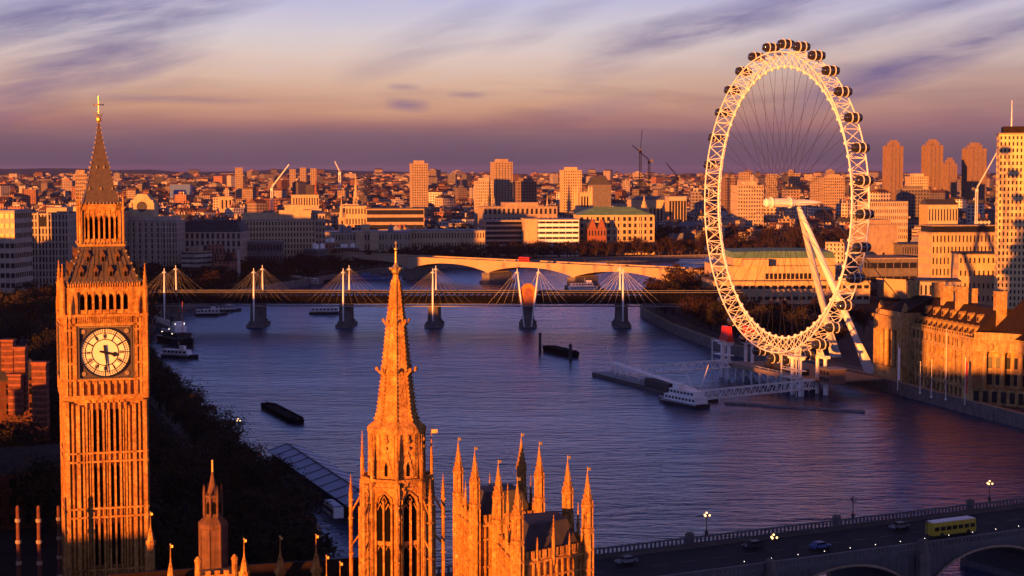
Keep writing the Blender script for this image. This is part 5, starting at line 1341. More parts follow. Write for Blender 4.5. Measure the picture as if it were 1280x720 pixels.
def shelf(t, W_, Dp, z):
    mb = MB(); x0, x1 = W_ * .16, W_ * .55; zt = HZ(250, 1310)
    mb.box(x0, x1, 6, 20, z + .71, zt); mb.loft([[(x0 + 1.5, 6, zt), (x1 - 1.5, 6, zt), (x1 - 1.5, 20, zt), (x0 + 1.5, 20, zt)], [(x0 + 5, 7, zt + 4.5), (x1 - 5, 7, zt + 4.5), (x1 - 5, 19, zt + 4.5), (x0 + 5, 19, zt + 4.5)]])
    for x in (x0, x1): mb.box(x - 1, x + 1, 5, 21, z + .71, zt - 2)
    mb.build('clock_block', M['stone_pale'], t)
    MB().plate([((x0 + x1) / 2 + 4 * cos(k * PI / 10), zt - 5 + 4 * sin(k * PI / 10)) for k in range(20)], 5.8, 5.97).build('clock_dial', M['slate'], t)
    mb = MB()
    for k in range(11): mb.box(W_ * k / 10 - .7, W_ * k / 10 + .7, -1.0, -.23, 0, z + .5)
    mb.build('piers', M['stone_far'], t)
    MB().box(W_ * .06, W_ * .95, 4, Dp - 4, z + .71, z + 3.5).build('upper_storey', M['stone_far'], t)
lm('office_block', 'pale stone block with sunlit rounded clock block on top, right of the clock tower', 150, 222, 277, 1300, 30, 19, 11, 'stone_far', 'lead', ww=.5, wh=.74, extra=shelf)
lm('hotel', 'shaded grey hotel with dark mansard roof in the trees right of the clock block', 224, 302, 290, 1350, 34, 12, 6, 'stone_far', 'slate', 'mansard', 9, rot=rad(-3), ww=.5, wh=.72, extra=chimneys(5, 1.4, 11))
def stepped(t, W_, Dp, z):
    MB().box(W_ * .04, W_ * .5, 5, Dp - 3, z + .71, z + 6).build('upper_storey', M['stone_pale'], t); MB().box(W_ * .52, W_ * .95, 4, Dp - 3, z + .71, z + 8.5).build('upper_storey', M['stone_pale'], t)
    MB().box(W_ * .6, W_ * .85, 8, Dp - 6, z + 8.51, z + 13).build('plant_room', M['stone_pale'], t)
lm('office_block', 'long stepped pale building with sunlit upper storeys above dark trees', 300, 392, 276, 1430, 36, 24, 9, 'stone_pale', 'lead', rot=rad(8), ww=.46, wh=.66, extra=stepped)
lm('office_block', 'slim shaded stepped tower right of the long stepped building', 386, 406, 268, 1450, 22, 5, 9, 'stone_far', 'lead', rot=rad(8), extra=plant_room(.2, .8, .2, .8, 4, 'stone_far'))
lm('office_block', 'low dark glass pavilion block before the long stepped building', 304, 352, 303, 1370, 26, 12, 3, 'concrete_d', 'lead', rot=rad(5), ww=.7, wh=.5)
def domes(t, W_, Dp, z):
    for f in (.22, .3, .78):
        mb = MB(); mb.lathe([(2.6, z), (2.6, z + 3), (2.4, z + 4.5), (1.6, z + 6), (.4, z + 6.6), (.3, z + 8)], 12, (W_ * f, 6)); mb.build('dome', M['lead'], t)
    mb = MB()
    for k in range(25): mb.box(W_ * k / 24 - .4, W_ * k / 24 + .4, -.7, -.22, 0, z - 1)
    mb.build('pilasters', M['stone_pale'], t)
    for f in (.42, .58): MB().box(W_ * f - 4, W_ * f + 4, -2.2, -.71, 0, z + 1).build('portico', M['stone_pale'], t)
    MB().box(W_ * .46, W_ * .54, 10, 20, z + .71, z + 7).build('attic', M['stone_pale'], t)
lm('palace_block', 'long low classical palace with small domes and many columns, left of centre', 404, 512, 291, 1590, 40, 30, 3, 'stone_far', 'lead', rot=rad(9), ww=.4, wh=.55, extra=domes)
lm('palace_block', 'right wing of the long classical palace with sunlit columns', 514, 606, 289, 1625, 36, 26, 3, 'stone_pale', 'lead', rot=rad(9), ww=.4, wh=.55, extra=chimneys(7, 1.0, 3.4, .3, 'stone_pale'))
lm('office_block', 'dark glazed block with white ribbon bands left of the striped white block', 607, 658, 276, 1712, 30, 1, 7, 'stone_far', 'lead', rot=rad(10), ww=.98, wh=.62)
def strip_end(t, W_, Dp, z): MB().box(-.6, W_ * .22, -.8, Dp, 0, z + 1.2).build('stair_tower', M['stone_pale'], t)
lm('office_block', 'white striped block with ribbon windows and blank sunlit end', 657, 724, 275, 1690, 34, 8, 7, 'white', 'lead', rot=rad(6), ww=.96, wh=.42, extra=strip_end)
lm('college_block', 'long brown concrete college building behind the striped white block', 604, 697, 259, 1780, 40, 16, 5, 'concrete', 'concrete', rot=rad(9), ww=.5, wh=.6, extra=plant_room(.3, .75, .1, .8, 4))
def greenroof(t, W_, Dp, z):
    rf = roof_mb('hip', W_ * .99, Dp, z + .72, 8, .8).build('copper_roof', M['copper'], t)
    mb = MB()
    for k in range(12): mb.box(W_ * k / 11 - .6, W_ * k / 11 + .6, -.8, -.23, 0, z)
    mb.build('piers', M['stone_pale'], t)
lm('office_block', 'large pale block with green copper roof behind bare trees', 724, 818, 270, 1725, 40, 14, 6, 'stone_pale', 'stone_pale' , rot=rad(6), ww=.55, wh=.62, extra=greenroof)
def gables(t, W_, Dp, z):
    me = MB().plate([(-4, 0), (4, 0), (1, 9), (-1, 9)], -.2, 3).mesh('gable', M['brick'])
    for f in (.25, .75): link('gable', me, t, (W_ * f, 0, z + .01))
lm('brick_house', 'red brick house with two steep gables before the green roofed block', 735, 758, 286, 1705, 12, 6, 3, 'brick', 'slate', 'gable', 6, rot=rad(6), extra=gables, group=None)
# ---- tall blocks further off
def towerblock(label, px0, px1, yt, Y, dep, bays, floors, m, rot=0.2, top=True):
    bays = max(bays, int((px1 - px0) / F * Y / 3.6)); floors = max(floors, int(HZ(yt, Y) / 4.0))
    return lm('tower_block', label, px0, px1, yt, Y, dep, bays, floors, m, 'concrete', rot=rot, ww=.5, wh=.5, cat='tower block', extra=plant_room(.2, .8, .2, .8, 4, m) if top else None)
towerblock('tall brown ribbed tower block left of the mid picture skyline', 515, 535, 205, 2300, 20, 7, 28, 'concrete')
towerblock('wide tall tower block on the skyline above the striped white block', 619, 641, 203, 2400, 24, 6, 28, 'concrete', .3)
towerblock('pale broad tower block right of the two skyline towers', 704, 727, 213, 2500, 24, 8, 20, 'stone_pale')
towerblock('squat orange block below the wide skyline tower', 647, 671, 227, 2500, 24, 3, 5, 'concrete_b', .25)
towerblock('tan slab block left of the wide skyline tower', 594, 617, 227, 2350, 20, 10, 9, 'stone_far', .1)
towerblock('tan tall block immediately behind the clock tower spire', 95, 109, 218, 2000, 18, 6, 16, 'concrete', .2)
towerblock('brown broad block directly behind the left rim of the wheel', 922, 955, 232, 1950, 30, 10, 9, 'stone_far', .15)
towerblock('brown slab behind the wheel spokes right of the broad block', 905, 921, 222, 2600, 24, 5, 12, 'concrete_b', .1)
towerblock('pale slab seen right of the hub through the wheel', 1029, 1056, 222, 2500, 24, 10, 10, 'concrete', .1)
for i, (a_, b_, yt, Y) in enumerate(((926, 938, 216, 3000), (960, 971, 218, 2900), (988, 1000, 217, 3000), (1016, 1024, 222, 2800), (363, 370, 212, 4300), (376, 383, 210, 4300), (389, 396, 211, 4300), (295, 304, 210, 3600))):
    towerblock(['slim far tower block first from the left inside the wheel', 'slim far tower block left of the hub inside the wheel', 'slim pale far tower block above the hub', 'small far tower block right of the hub',
                'left one of three tiny far towers on the skyline', 'middle one of three tiny far towers on the skyline', 'right one of three tiny far towers on the skyline', 'tiny pale twin tower on the skyline left of the leaning crane'][i], a_, b_, yt, Y, 14, 3, 10, 'concrete', .2, False)
def terrace_tower(label, px0, px1, yt, Y=2900):
    w = (px1 - px0) / F * Y * .88; t = thing('tower_block', label, 'tower block', (XX(px0, Y), Y, 0), .25); z = HZ(yt, Y); FOOT.append((XX(px0, Y) + w / 2, Y, w))
    mb = MB(); mb.box(0, w, 0, w, 0, z - 6); mb.box(w * .18, w * .82, w * .18, w * .82, z - 6, z); mb.box(w * .3, w * .7, w * .3, w * .7, z, z + 4)
    for k in range(4):
        x = w * (.08 + .28 * k); mb.box(x - 1.1, x + 1.1, -1.4, .05, 0, z - 4 - (k % 2) * 3); mb.box(-1.4, .05, x - 1.1, x + 1.1, 0, z - 4 - (k % 2) * 3)
    mb.build('wall', M['concrete_b'], t)
    bm_ = MB().box(0, w * .22, -.9, -.02, 0, .9).mesh('balcony', M['concrete_d'])
    for f in range(30):
        for k in range(3): link('balcony', bm_, t, (w * (.11 + .28 * k), 0, 8 + f * (z - 18) / 30))
terrace_tower('leftmost of three tall dark serrated towers on the right skyline', 1111, 1132, 178)
terrace_tower('middle one of three tall serrated towers on the right skyline', 1160, 1182, 177)
terrace_tower('right one of three tall serrated towers beside the leaning crane', 1212, 1237, 181)
terrace_tower('lower stepped tower right of the middle serrated tower', 1183, 1198, 200, 2850)
towerblock('orange lit block between the left and middle serrated towers', 1137, 1160, 221, 2600, 24, 8, 4, 'stone_pale', .1)
towerblock('dark square block below the orange lit block', 1127, 1162, 237, 2200, 24, 2, 2, 'concrete_d', .1)
lm('office_block', 'long brick block right of the upper rim of the wheel', 1082, 1136, 252, 1900, 30, 22, 7, 'stone_far', 'slate', rot=.12)
lm('market_hall', 'pale hall with low pediment right of the wheel', 1160, 1198, 256, 1900, 30, 10, 2, 'stone_pale', 'slate', 'gable', 6, rot=.1)
# churches and spires
def spire(label, px, yt, Y, w, h_tower, m='stone_pale'):
    t = thing('church_spire', label, 'church spire', (XX(px, Y), Y, 0), .3); zt = HZ(yt, Y)
    FOOT.append((XX(px, Y), Y, w * 2))
    MB().box(-w, w, -w, w, 0, h_tower).box(-w * 1.12, w * 1.12, -w * 1.12, w * 1.12, h_tower - 1, h_tower - .3).build('tower', M[m], t)
    MB().lathe([(w * .9, h_tower), (w * .85, h_tower + (zt - h_tower) * .25), (w * .6, h_tower + (zt - h_tower) * .27), (w * .55, h_tower + (zt - h_tower) * .5), (w * .32, h_tower + (zt - h_tower) * .54), (.12, zt)], 8).build('spire', M[m], t)
    o = MB().plate([(-w * .3, 0), (w * .3, 0), (w * .3, 3), (0, 4), (-w * .3, 3)], -.05, .05).mesh('louvre', M['dark'])
    for k in range(4): link('louvre', o, t, Matrix.Rotation(k * PI / 2, 4, 'Z') @ Vector((0, -w - .03, h_tower - 7)), k * PI / 2)
spire('slim lit church steeple left of the dark glazed bands near centre left', 427, 248, 1850, 3.0, 34)
spire('tiny white steeple on the skyline left of the brown ribbed tower', 445, 217, 2900, 4, 40)
spire('lit stone church steeple right of the brown ribbed tower', 604, 241, 1980, 3.2, 36)
spire('small gothic steeple just right of the lit church steeple', 618, 246, 2000, 2.6, 34, 'stone_far')
spire('needle thin dark steeple rising left of the wide skyline tower', 612, 208, 2300, 1.6, 50, 'slate')
spire('pointed gothic turret left of the squat gothic tower', 684, 243, 2000, 3, 32)
spire('lit church tower with short spire right of the green roofed block', 805, 244, 2050, 4, 40)
spire('red brick steeple on the skyline right of the three tiny towers', 395, 212, 3500, 3, 40, 'brick')
gt = thing('gothic_tower', 'squat lit gothic tower with four corner turrets behind the green roof', 'tower', (XX(722, 1950), 1950, 0), .15); w = 18 / F * 1950; z = HZ(241, 1950); FOOT.append((XX(731, 1950), 1955, 14))
mb = MB(); mb.box(0, w, 0, w, 0, z)
for x in (0, w):
    for y in (0, w): mb.lathe([(1.6, 0), (1.6, z + 4), (1.8, z + 4.2), (.2, z + 8)], 8, (x, y))
for k in range(5): mb.box(w * k / 5 + .4, w * k / 5 + 2.2, -.1, .6, z, z + 1.4)
mb.build('wall', M['stone_pale'], gt); o = MB().box(-.8, .8, -.05, .05, 0, 12).mesh('window', M['dark'])
for f in (.3, .5, .7): link('window', o, gt, (w * f, -.05, z - 16))
dr = thing('dark_domed_hall', 'big dark sloping roofed hall on the skyline right of the pale tower', 'hall', (XX(737, 2500), 2500, 0), .1); w = 27 / F * 2500
MB().box(0, w, 0, 30, 0, HZ(231, 2500)).build('wall', M['concrete_d'], dr); z = HZ(231, 2500); MB().loft([[(0, 0, z), (w, 0, z), (w, 30, z), (0, 30, z)], [(w * .15, 5, z + 11), (w * .75, 5, z + 13), (w * .75, 25, z + 13), (w * .15, 25, z + 11)]]).build('roof', M['slate'], dr)
FOOT.append((XX(750, 2500), 2515, 22))
lm('station_hall', 'long lavender roofed hall with lit wall right of the green roof', 789, 834, 250, 2100, 30, 10, 1, 'stone_pale', 'lead', 'gable', 5, rot=.1)
lm('office_block', 'dark glass block in a pale frame left of the wheel', 836, 858, 246, 2050, 26, 6, 1, 'stone_far', 'lead', rot=.1, ww=.75, wh=.8)
lm('shed', 'blue sheeted building on the skyline right of the clock tower', 213, 238, 231, 3900, 40, 6, 2, 'blue', 'lead', rot=.05, ww=.06, wh=.05)
lm('office_block', 'bright sunlit flat block above the long stepped building', 366, 398, 244, 2250, 26, 10, 3, 'stone_pale', 'concrete', rot=.2)
lm('office_block', 'small bright yellow box above the mansard hotel', 276, 290, 246, 2500, 18, 3, 2, 'stone_pale', 'concrete', rot=.3)
lm('office_block', 'pale block with rows of windows right of the slim steeple', 432, 458, 258, 1900, 26, 7, 4, 'stone_pale', 'concrete', rot=.1)
lm('office_block', 'long dark banded block at left of centre', 458, 530, 261, 1760, 26, 1, 6, 'concrete', 'slate', rot=.08, ww=.98, wh=.6)
# ---- left foreground brick chimneys
bh = thing('brick_office_house', 'striped red brick house with tall chimneys left of the clock tower', 'building', (XX(-30, 470), 470, 0), rad(24)); FOOT.append((XX(10, 470), 480, 30))
W_ = 18.5; h_ = HZ(478, 470)
mb = MB(); wl2 = facade(mb, W_, 0, h_, 6, 5, .42, .55); mb.poly([(0, 16, 0), (0, 0, 0), (0, 0, h_), (0, 16, h_)]); mb.poly([(W_, 0, 0), (W_, 16, 0), (W_, 16, h_), (W_, 0, h_)]); mb.poly([(0, 0, h_), (W_, 0, h_), (W_, 16, h_), (0, 16, h_)]); mb.poly([(0, 16, 0), (0, 16, h_), (W_, 16, h_), (W_, 16, 0)])
mb.build('wall', M['brick_old'], bh)
wm = MB().box(-.6, .6, -.04, .04, -1.1, 1.1).mesh('window', M['glass'])
for x, z, w, hh_ in wl2: link('window', wm, bh, (x, .42, z))
mb = MB()
for k in range(9): mb.box(-.08, W_ + .08, -.1, 0, k * h_ / 9 + .6, k * h_ / 9 + 1.0); mb.box(W_, W_ + .1, 0, 16, k * h_ / 9 + .6, k * h_ / 9 + 1.1)
mb.build('stone_bands', M['stone_dark'], bh)
roof_mb('hip', W_, 16, h_ + .01, 9, .6).build('roof', M['slate'], bh)
def stripy(mb, mb2, x0, x1, y0, y1, z0, z1):
    n = int((z1 - z0) / .55)
    for k in range(n):
        a, b = z0 + (z1 - z0) * k / n, z0 + (z1 - z0) * (k + 1) / n
        (mb2 if k % 3 == 2 else mb).box(x0, x1, y0, y1, a, b)
    mb2.box(x0 - .25, x1 + .25, y0 - .25, y1 + .25, z1, z1 + .5)
for px0, px1, yt, yb, Y in ((-2, 13, 427, 470, 474), (14, 28, 436, 500, 468), (36, 54, 455, 520, 462), (6, 22, 470, 505, 464)):
    a_, b_ = XX(px0, Y), XX(px1, Y); m1, m2_ = MB(), MB(); inv2 = Matrix.Rotation(-rad(24), 4, 'Z') @ Matrix.Translation(-bh.location)
    m1.M = m2_.M = inv2
    stripy(m1, m2_, a_, b_, Y, Y + 3, HZ(yb, Y) - 3, HZ(yt, Y)); c_ = m1.build('chimney', M['brick_old'], bh)
    for k in range(0, len(m2_.v), 8):
        o = MB(); o.v = m2_.v[k:k + 8]; o.f = m2_.f[:6]; o.build('stone_band', M['brick'], c_)
block('low_block', 'dark low range with ridged roof behind the banded posts at the lower left', 'building', (XX(-20, 400), 400, 0), rad(20), 28, 20, 13, 8, 3, 'brick', 'slate', 'gable', 5)
# unseen buildings left of the frame, added and sized to throw evening shade
block('office_range', 'long grey government range out of view on the left', 'building', (-330, 330, 0), rad(20), 130, 60, 34, 24, 6, 'stone_far', 'slate', 'hip', 6, side=10)
block('office_range', 'dark glass roofed parliamentary office out of view left of the clock tower', 'building', (-168, 316, 0), rad(20), 68, 56, 29, 14, 5, 'stone_dark', 'slate', 'hip', 9)
block('ministry', 'massive grey ministry out of view on the left bank', 'building', (-330, 560, 0), rad(22), 70, 150, 25, 14, 6, 'stone_far', 'lead', 'flat', side=40)
block('mansion_block', 'turreted mansion block out of view upriver of the railway bridge', 'building', (-450, 800, 0), rad(20), 60, 120, 42, 12, 8, 'stone_far', 'slate', 'mansard', 8, side=24)
block('abbey', 'grey abbey church out of view behind the palace', 'church', (-240, 40, 0), rad(17), 140, 30, 21, 16, 1, 'stone_dark', 'lead', 'gable', 14, ww=.4, wh=.7)
block('church', 'parish church beside the abbey, out of view on the left', 'church', (-222, 112, 0), rad(17), 118, 34, 19, 14, 1, 'stone_dark', 'lead', 'gable', 10, ww=.4, wh=.7)
block('station_block', 'office slab over the railway station out of view on the left', 'building', (-572, 1000, 0), rad(10), 150, 60, 41, 22, 10, 'stone_far', 'slate', 'mansard', 8)

# ================================================================== MONUMENT, CRANES
ob = thing('obelisk', 'pale stone obelisk among the dark trees on the left bank', 'obelisk', (XX(298, 1250), 1250, 0), .2); h_ = HZ(310, 1250)
MB().box(-2.6, 2.6, -2.6, 2.6, 0, 3).build('plinth', M['granite'], ob); MB().lathe([(1.9, 3), (1.25, h_ - 1.6), (.02, h_)], 4, rot=PI / 4).build('shaft', M['stone_far'], ob)
def crane(label, px, yb, yt, Y, jib, m, lean_top=None):
    x = XX(px, Y); z1 = HZ(yt, Y); z0 = 0; t = thing('crane', label, 'crane', (x, Y, 0))
    mb = MB(); s = Y / 2000 * 1.1
    for a, b in ((-s, -s), (s, -s), (s, s), (-s, s)): mb.tube((a, b, 0), (a, b, z1), .28 * s, 4)
    k = 0; z = 0
    while z < z1 - 2 * s: mb.tube((-s, -s, z), (s, -s, z + 2 * s), .18 * s, 4); mb.tube((s, s, z), (-s, s, z + 2 * s), .18 * s, 4); z += 2 * s
    mb.build('mast', m, t)
    (px2, py2) = jib; x2 = XX(px2, Y) - x; z2 = HZ(py2, Y); mb = MB()
    for a in (-s * .7, s * .7): mb.tube((0, a, z1), (x2, a * .5, z2), .3 * s, 4)
    mb.tube((0, 0, z1 + 1.6 * s), (x2, 0, z2 + .6 * s), .3 * s, 4)
    for k in range(14):
        u, v = k / 14, (k + 1) / 14; mb.tube((x2 * u, -s * .6, z1 + (z2 - z1) * u), (x2 * v, 0, z1 + 1.6 * s * (1 - v) + (z2 - z1) * v), .14 * s, 4)
    mb.build('jib', m, t); d = -.16
    MB().tube((0, 0, z1), (x2 * d, 0, z1 + 1), .5 * s, 4).box(x2 * d - 1.2 * s, x2 * d + 1.2 * s, -1.2 * s, 1.2 * s, z1 - 1.5 * s, z1 + 1.5 * s).build('counterweight', M['concrete_d'], t)
    MB().box(-1.3 * s, 1.3 * s, -1.6 * s, 1.6 * s, z1 - 3 * s, z1).build('cab', m, t)
crane('pale leaning crane right of the serrated towers', 1220, 270, 236, 1700, (1249, 182), M['steel'])
crane('pale leaning crane on the skyline right of the clock tower', 340, 238, 235, 2400, (362, 206), M['steel'])
crane('tallest dark crane on the skyline left of the wheel', 800, 240, 188, 2300, (802, 163), M['iron'])
crane('shorter dark crane right of the tallest crane with jib raised', 811, 240, 201, 2350, (790, 182), M['iron'])
crane('small dark crane with raised jib nearest the wheel', 846, 235, 221, 2500, (832, 204), M['iron'])
crane('faint pale crane on the horizon near the tiny white steeple', 425, 220, 215, 4200, (419, 202), M['steel'])

# ================================================================== CITY
PAL = [(.50, .41, .31), (.42, .33, .24), (.34, .25, .18), (.30, .13, .075), (.36, .17, .10), (.24, .17, .13), (.56, .48, .38), (.22, .19, .18), (.13, .11, .11), (.40, .31, .26)]
CNAME = ['cream', 'buff', 'tan', 'red brick', 'orange brick', 'brown', 'white', 'grey', 'charcoal', 'pinkish']
class UB:
    def gable(s, w, d, z, rh, M4, col):
        n = len(s.v); P = [(-w / 2, -d / 2, z), (w / 2, -d / 2, z), (w / 2, d / 2, z), (-w / 2, d / 2, z), (-w / 2 * .98, 0, z + rh), (w / 2 * .98, 0, z + rh)]
        s.v += [tuple(M4 @ Vector(p)) for p in P]; F_ = [(0, 1, 5, 4), (2, 3, 4, 5), (3, 0, 4), (1, 2, 5)]
        for f in F_: s.f.append(tuple(n + i for i in f)); s.uv += [(0, 0)] * len(f); s.c += [col] * len(f)
    def __init__(s): s.v = []; s.f = []; s.uv = []; s.c = []
    def wallbox(s, w, d, z0, z1, M4, col=None, top=True):
        P = [M4 @ Vector((x, y, 0)) for x, y in ((-w / 2, -d / 2), (w / 2, -d / 2), (w / 2, d / 2), (-w / 2, d / 2))]
        for i in range(4):
            a, b = P[i], P[(i + 1) % 4]; n = len(s.v); ln = (b - a).length
            s.v += [(a.x, a.y, z0), (b.x, b.y, z0), (b.x, b.y, z1), (a.x, a.y, z1)]; s.f.append((n, n + 1, n + 2, n + 3)); s.uv += [(0, z0), (ln, z0), (ln, z1), (0, z1)]; s.c += [col] * 4
        if top:
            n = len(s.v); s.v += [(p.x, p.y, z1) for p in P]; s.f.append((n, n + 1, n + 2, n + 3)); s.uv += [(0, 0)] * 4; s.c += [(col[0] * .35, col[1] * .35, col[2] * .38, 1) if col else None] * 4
    def mesh(s, name, m):
        me = bpy.data.meshes.new(name); me.from_pydata(s.v, [], s.f); me.materials.append(m)
        ul = me.uv_layers.new(name='UVMap'); flat = [q for uv in s.uv for q in uv]; ul.data.foreach_set('uv', flat)
        if s.c and s.c[0]:
            ca = me.color_attributes.new('col', 'FLOAT_COLOR', 'CORNER'); ca.data.foreach_set('color', [q for c in s.c for q in (tuple(c) if len(c) == 4 else tuple(c) + (1,))])
        me.update(); return me
def interp(line, x):
    for a, b in zip(line, line[1:]):
        if a[0] <= x <= b[0] and a[1] > 1200: return a[1] + (b[1] - a[1]) * (x - a[0]) / (b[0] - a[0])
    return None
def ok_site(x, y, r):
    if any((x - a) ** 2 + (y - b) ** 2 < (c + r) ** 2 for a, b, c in FOOT): return False
    if x < -205 and y > 1250: return True
    n_ = interp([p for p in NSHORE if p[1] > 1280], x) if x > -165 else 1300
    if n_ is not None and y > n_ + 85: return True
    s_ = interp([p for p in SSHORE if p[1] > 1140], x)
    if x > 280 and y > 760 and (s_ is None or y < s_ - 30) : return True
    return False
NEARL = [(60, 'behind the white arched block'), (130, 'behind the clock tower'), (190, 'behind the sunlit clock block'), (262, 'above the mansard hotel'), (345, 'above the long stepped building'), (425, 'around the slim lit steeple'),
         (490, 'above the classical palace'), (560, 'right of the ribbed tower'), (632, 'below the wide skyline tower'), (690, 'above the striped white block'), (770, 'above the green roofed block'), (845, 'left of the wheel'),
         (930, 'inside the left half of the wheel'), (1020, 'inside the right half of the wheel'), (1110, 'right of the wheel rim'), (1180, 'below the serrated towers'), (1250, 'left of the tall right tower')]
cnt = 0; sites = []; seen_labels = {}
y = 860.0
ROOFN = {'flat': 'flat roof', 'gable': 'pitched slate roof', 'hip': 'hipped roof', 'mansard': 'mansard roof'}
while y < 3100:
    st_ = 24 + (y - 1000) * .006
    x = -.31 * y
    while x < .31 * y:
        xx, yy = x + rnd.uniform(-9, 9), y + rnd.uniform(-10, 10); w, d = rnd.uniform(.5, .86) * st_, rnd.uniform(.45, .75) * st_
        if ok_site(xx, yy, max(w, d) * .5) and rnd.random() < .93: sites.append((xx, yy, w, d))
        x += st_ * rnd.uniform(1.0, 1.35)
    y += st_ * 1.28
sites.sort(key=lambda s: s[1])
FARSITES = []
for (xx, yy, w, d) in sites:
    ci = rnd.choices(range(10), [5, 4, 3, 3, 3, 2, 3, 2, 1.5, 3])[0]; h_ = rnd.choice([10, 13, 15, 17, 19, 21, 23, 28]) + rnd.uniform(-1.5, 1.5)
    if yy > 2000 and rnd.random() < .06: h_ += rnd.uniform(12, 30)
    if yy < 1900: h_ = min(h_, 24)
    rot = rnd.uniform(-.75, .85)
    if cnt >= 285: FARSITES.append((xx, yy, w, d, h_, rot, ci)); continue
    cnt += 1
    roof = rnd.choices(['flat', 'gable', 'hip', 'mansard'], [5, 2, 2, 2])[0]; px = 640 + F * xx / yy
    near = min(NEARL, key=lambda q_: abs(q_[0] - px))[1]
    hw_ = 'low' if h_ < 16 else 'mid height' if h_ < 24 else 'tall'; dist = 'near' if yy < 1750 else 'mid' if yy < 2100 else 'far'
    style = rnd.choice(['fac_punch', 'fac_band', 'fac_tall', 'fac_punch'])
    lb = f"{hw_} {CNAME[ci]} block, {ROOFN[roof]}, {dist}, {near}"
    t = thing('city_block', lb, 'building', (xx, yy, 0), rot, 'city blocks ' + near)
    ub = UB(); I4 = Matrix.Identity(4); ub.wallbox(w, d, 0, h_, I4, top=True)
    if rnd.random() < .4:
        k = rnd.uniform(.3, .6); ub.wallbox(w * k, d * .96, h_, h_ + rnd.uniform(3, 7), Matrix.Translation((rnd.uniform(-.18, .18) * w, 0, 0)), top=True)
    o = link('wall', ub.mesh('wall', M[style]), t); j = rnd.uniform(.5, .95); o.color = tuple(min(.7, c * j) for c in PAL[ci]) + (1,)
    rm = rnd.choice(['slate', 'lead', 'slate', 'concrete_d', 'redroof']) if roof != 'flat' else rnd.choice(['lead', 'concrete_d', 'concrete'])
    rmb = roof_mb(roof, w, d, h_ + .01, rnd.uniform(3.5, 6.5), .2); ro = rmb.build('roof', M[rm], t, (-w / 2, -d / 2, 0))
    rr = rnd.random()
    if roof == 'flat' and rr < .75:
        mb = MB()
        for k in range(rnd.randint(1, 3)):
            a, b = rnd.uniform(-.35, .2) * w, rnd.uniform(-.35, .2) * d; mb.box(a, a + w * rnd.uniform(.1, .3), b, b + d * rnd.uniform(.15, .3), h_ + .72 - k * .004, h_ + rnd.uniform(2.5, 5.5))
        mb.build('plant_room', M[rnd.choice(['stone_pale', 'concrete', 'lead', 'white'])], t)
    elif roof != 'flat':
        me = MB().box(-.7, .7, -1.4, 1.4, 0, 5).box(-.85, .85, -1.55, 1.55, 4.2, 4.5).mesh('chimney', M[rnd.choice(['brick', 'stone_pale', 'brick'])])
        for k in range(rnd.randint(1, 3)): link('chimney', me, t, (rnd.uniform(-.45, .45) * w, rnd.uniform(-.3, .3) * d, h_ + 1.2))
# everything farther: one mass of roofs
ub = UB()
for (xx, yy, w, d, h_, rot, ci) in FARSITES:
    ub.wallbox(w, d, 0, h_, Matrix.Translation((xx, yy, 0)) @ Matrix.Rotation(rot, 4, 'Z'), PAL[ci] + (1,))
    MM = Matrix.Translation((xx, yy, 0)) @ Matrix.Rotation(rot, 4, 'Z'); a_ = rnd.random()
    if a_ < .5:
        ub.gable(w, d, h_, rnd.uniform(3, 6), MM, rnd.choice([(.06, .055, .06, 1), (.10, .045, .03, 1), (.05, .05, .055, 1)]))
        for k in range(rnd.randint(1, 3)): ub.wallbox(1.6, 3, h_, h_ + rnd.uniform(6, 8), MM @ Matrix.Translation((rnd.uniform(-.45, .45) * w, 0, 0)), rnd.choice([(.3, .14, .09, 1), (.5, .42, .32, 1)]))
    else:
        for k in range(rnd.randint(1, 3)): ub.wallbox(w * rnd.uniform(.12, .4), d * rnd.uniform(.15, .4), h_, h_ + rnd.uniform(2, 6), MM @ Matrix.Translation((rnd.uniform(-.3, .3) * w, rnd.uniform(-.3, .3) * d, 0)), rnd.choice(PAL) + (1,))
y = 3100
while y < 8600:
    st_ = 29 + (y - 3000) * .010; x = -.315 * y
    while x < .315 * y:
        xx, yy = x + rnd.uniform(-20, 20), y + rnd.uniform(-22, 22); lift = (y - 3000) * .009
        if rnd.random() < .8:
            h_ = rnd.choice([7, 9, 11, 14, 17, 21]) + lift + (rnd.uniform(14, 34) if rnd.random() < .035 else 0); w, d = rnd.uniform(.28, .75) * st_, rnd.uniform(.28, .55) * st_
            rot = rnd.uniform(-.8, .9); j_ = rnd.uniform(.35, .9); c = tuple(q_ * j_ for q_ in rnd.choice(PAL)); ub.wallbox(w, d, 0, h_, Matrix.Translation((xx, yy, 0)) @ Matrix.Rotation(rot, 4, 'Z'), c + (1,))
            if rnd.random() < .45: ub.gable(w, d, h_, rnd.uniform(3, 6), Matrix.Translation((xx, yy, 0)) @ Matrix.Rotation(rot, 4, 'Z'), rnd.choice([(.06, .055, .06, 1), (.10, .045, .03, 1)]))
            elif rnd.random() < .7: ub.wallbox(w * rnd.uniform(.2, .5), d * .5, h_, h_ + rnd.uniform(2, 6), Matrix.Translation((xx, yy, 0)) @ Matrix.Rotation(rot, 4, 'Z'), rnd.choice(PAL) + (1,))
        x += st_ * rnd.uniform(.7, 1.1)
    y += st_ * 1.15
tag(link('distant_city', ub.mesh('distant_city', M['fac_far'])), 'distant mass of city roofs and walls fading towards the horizon', 'city', kind='stuff')
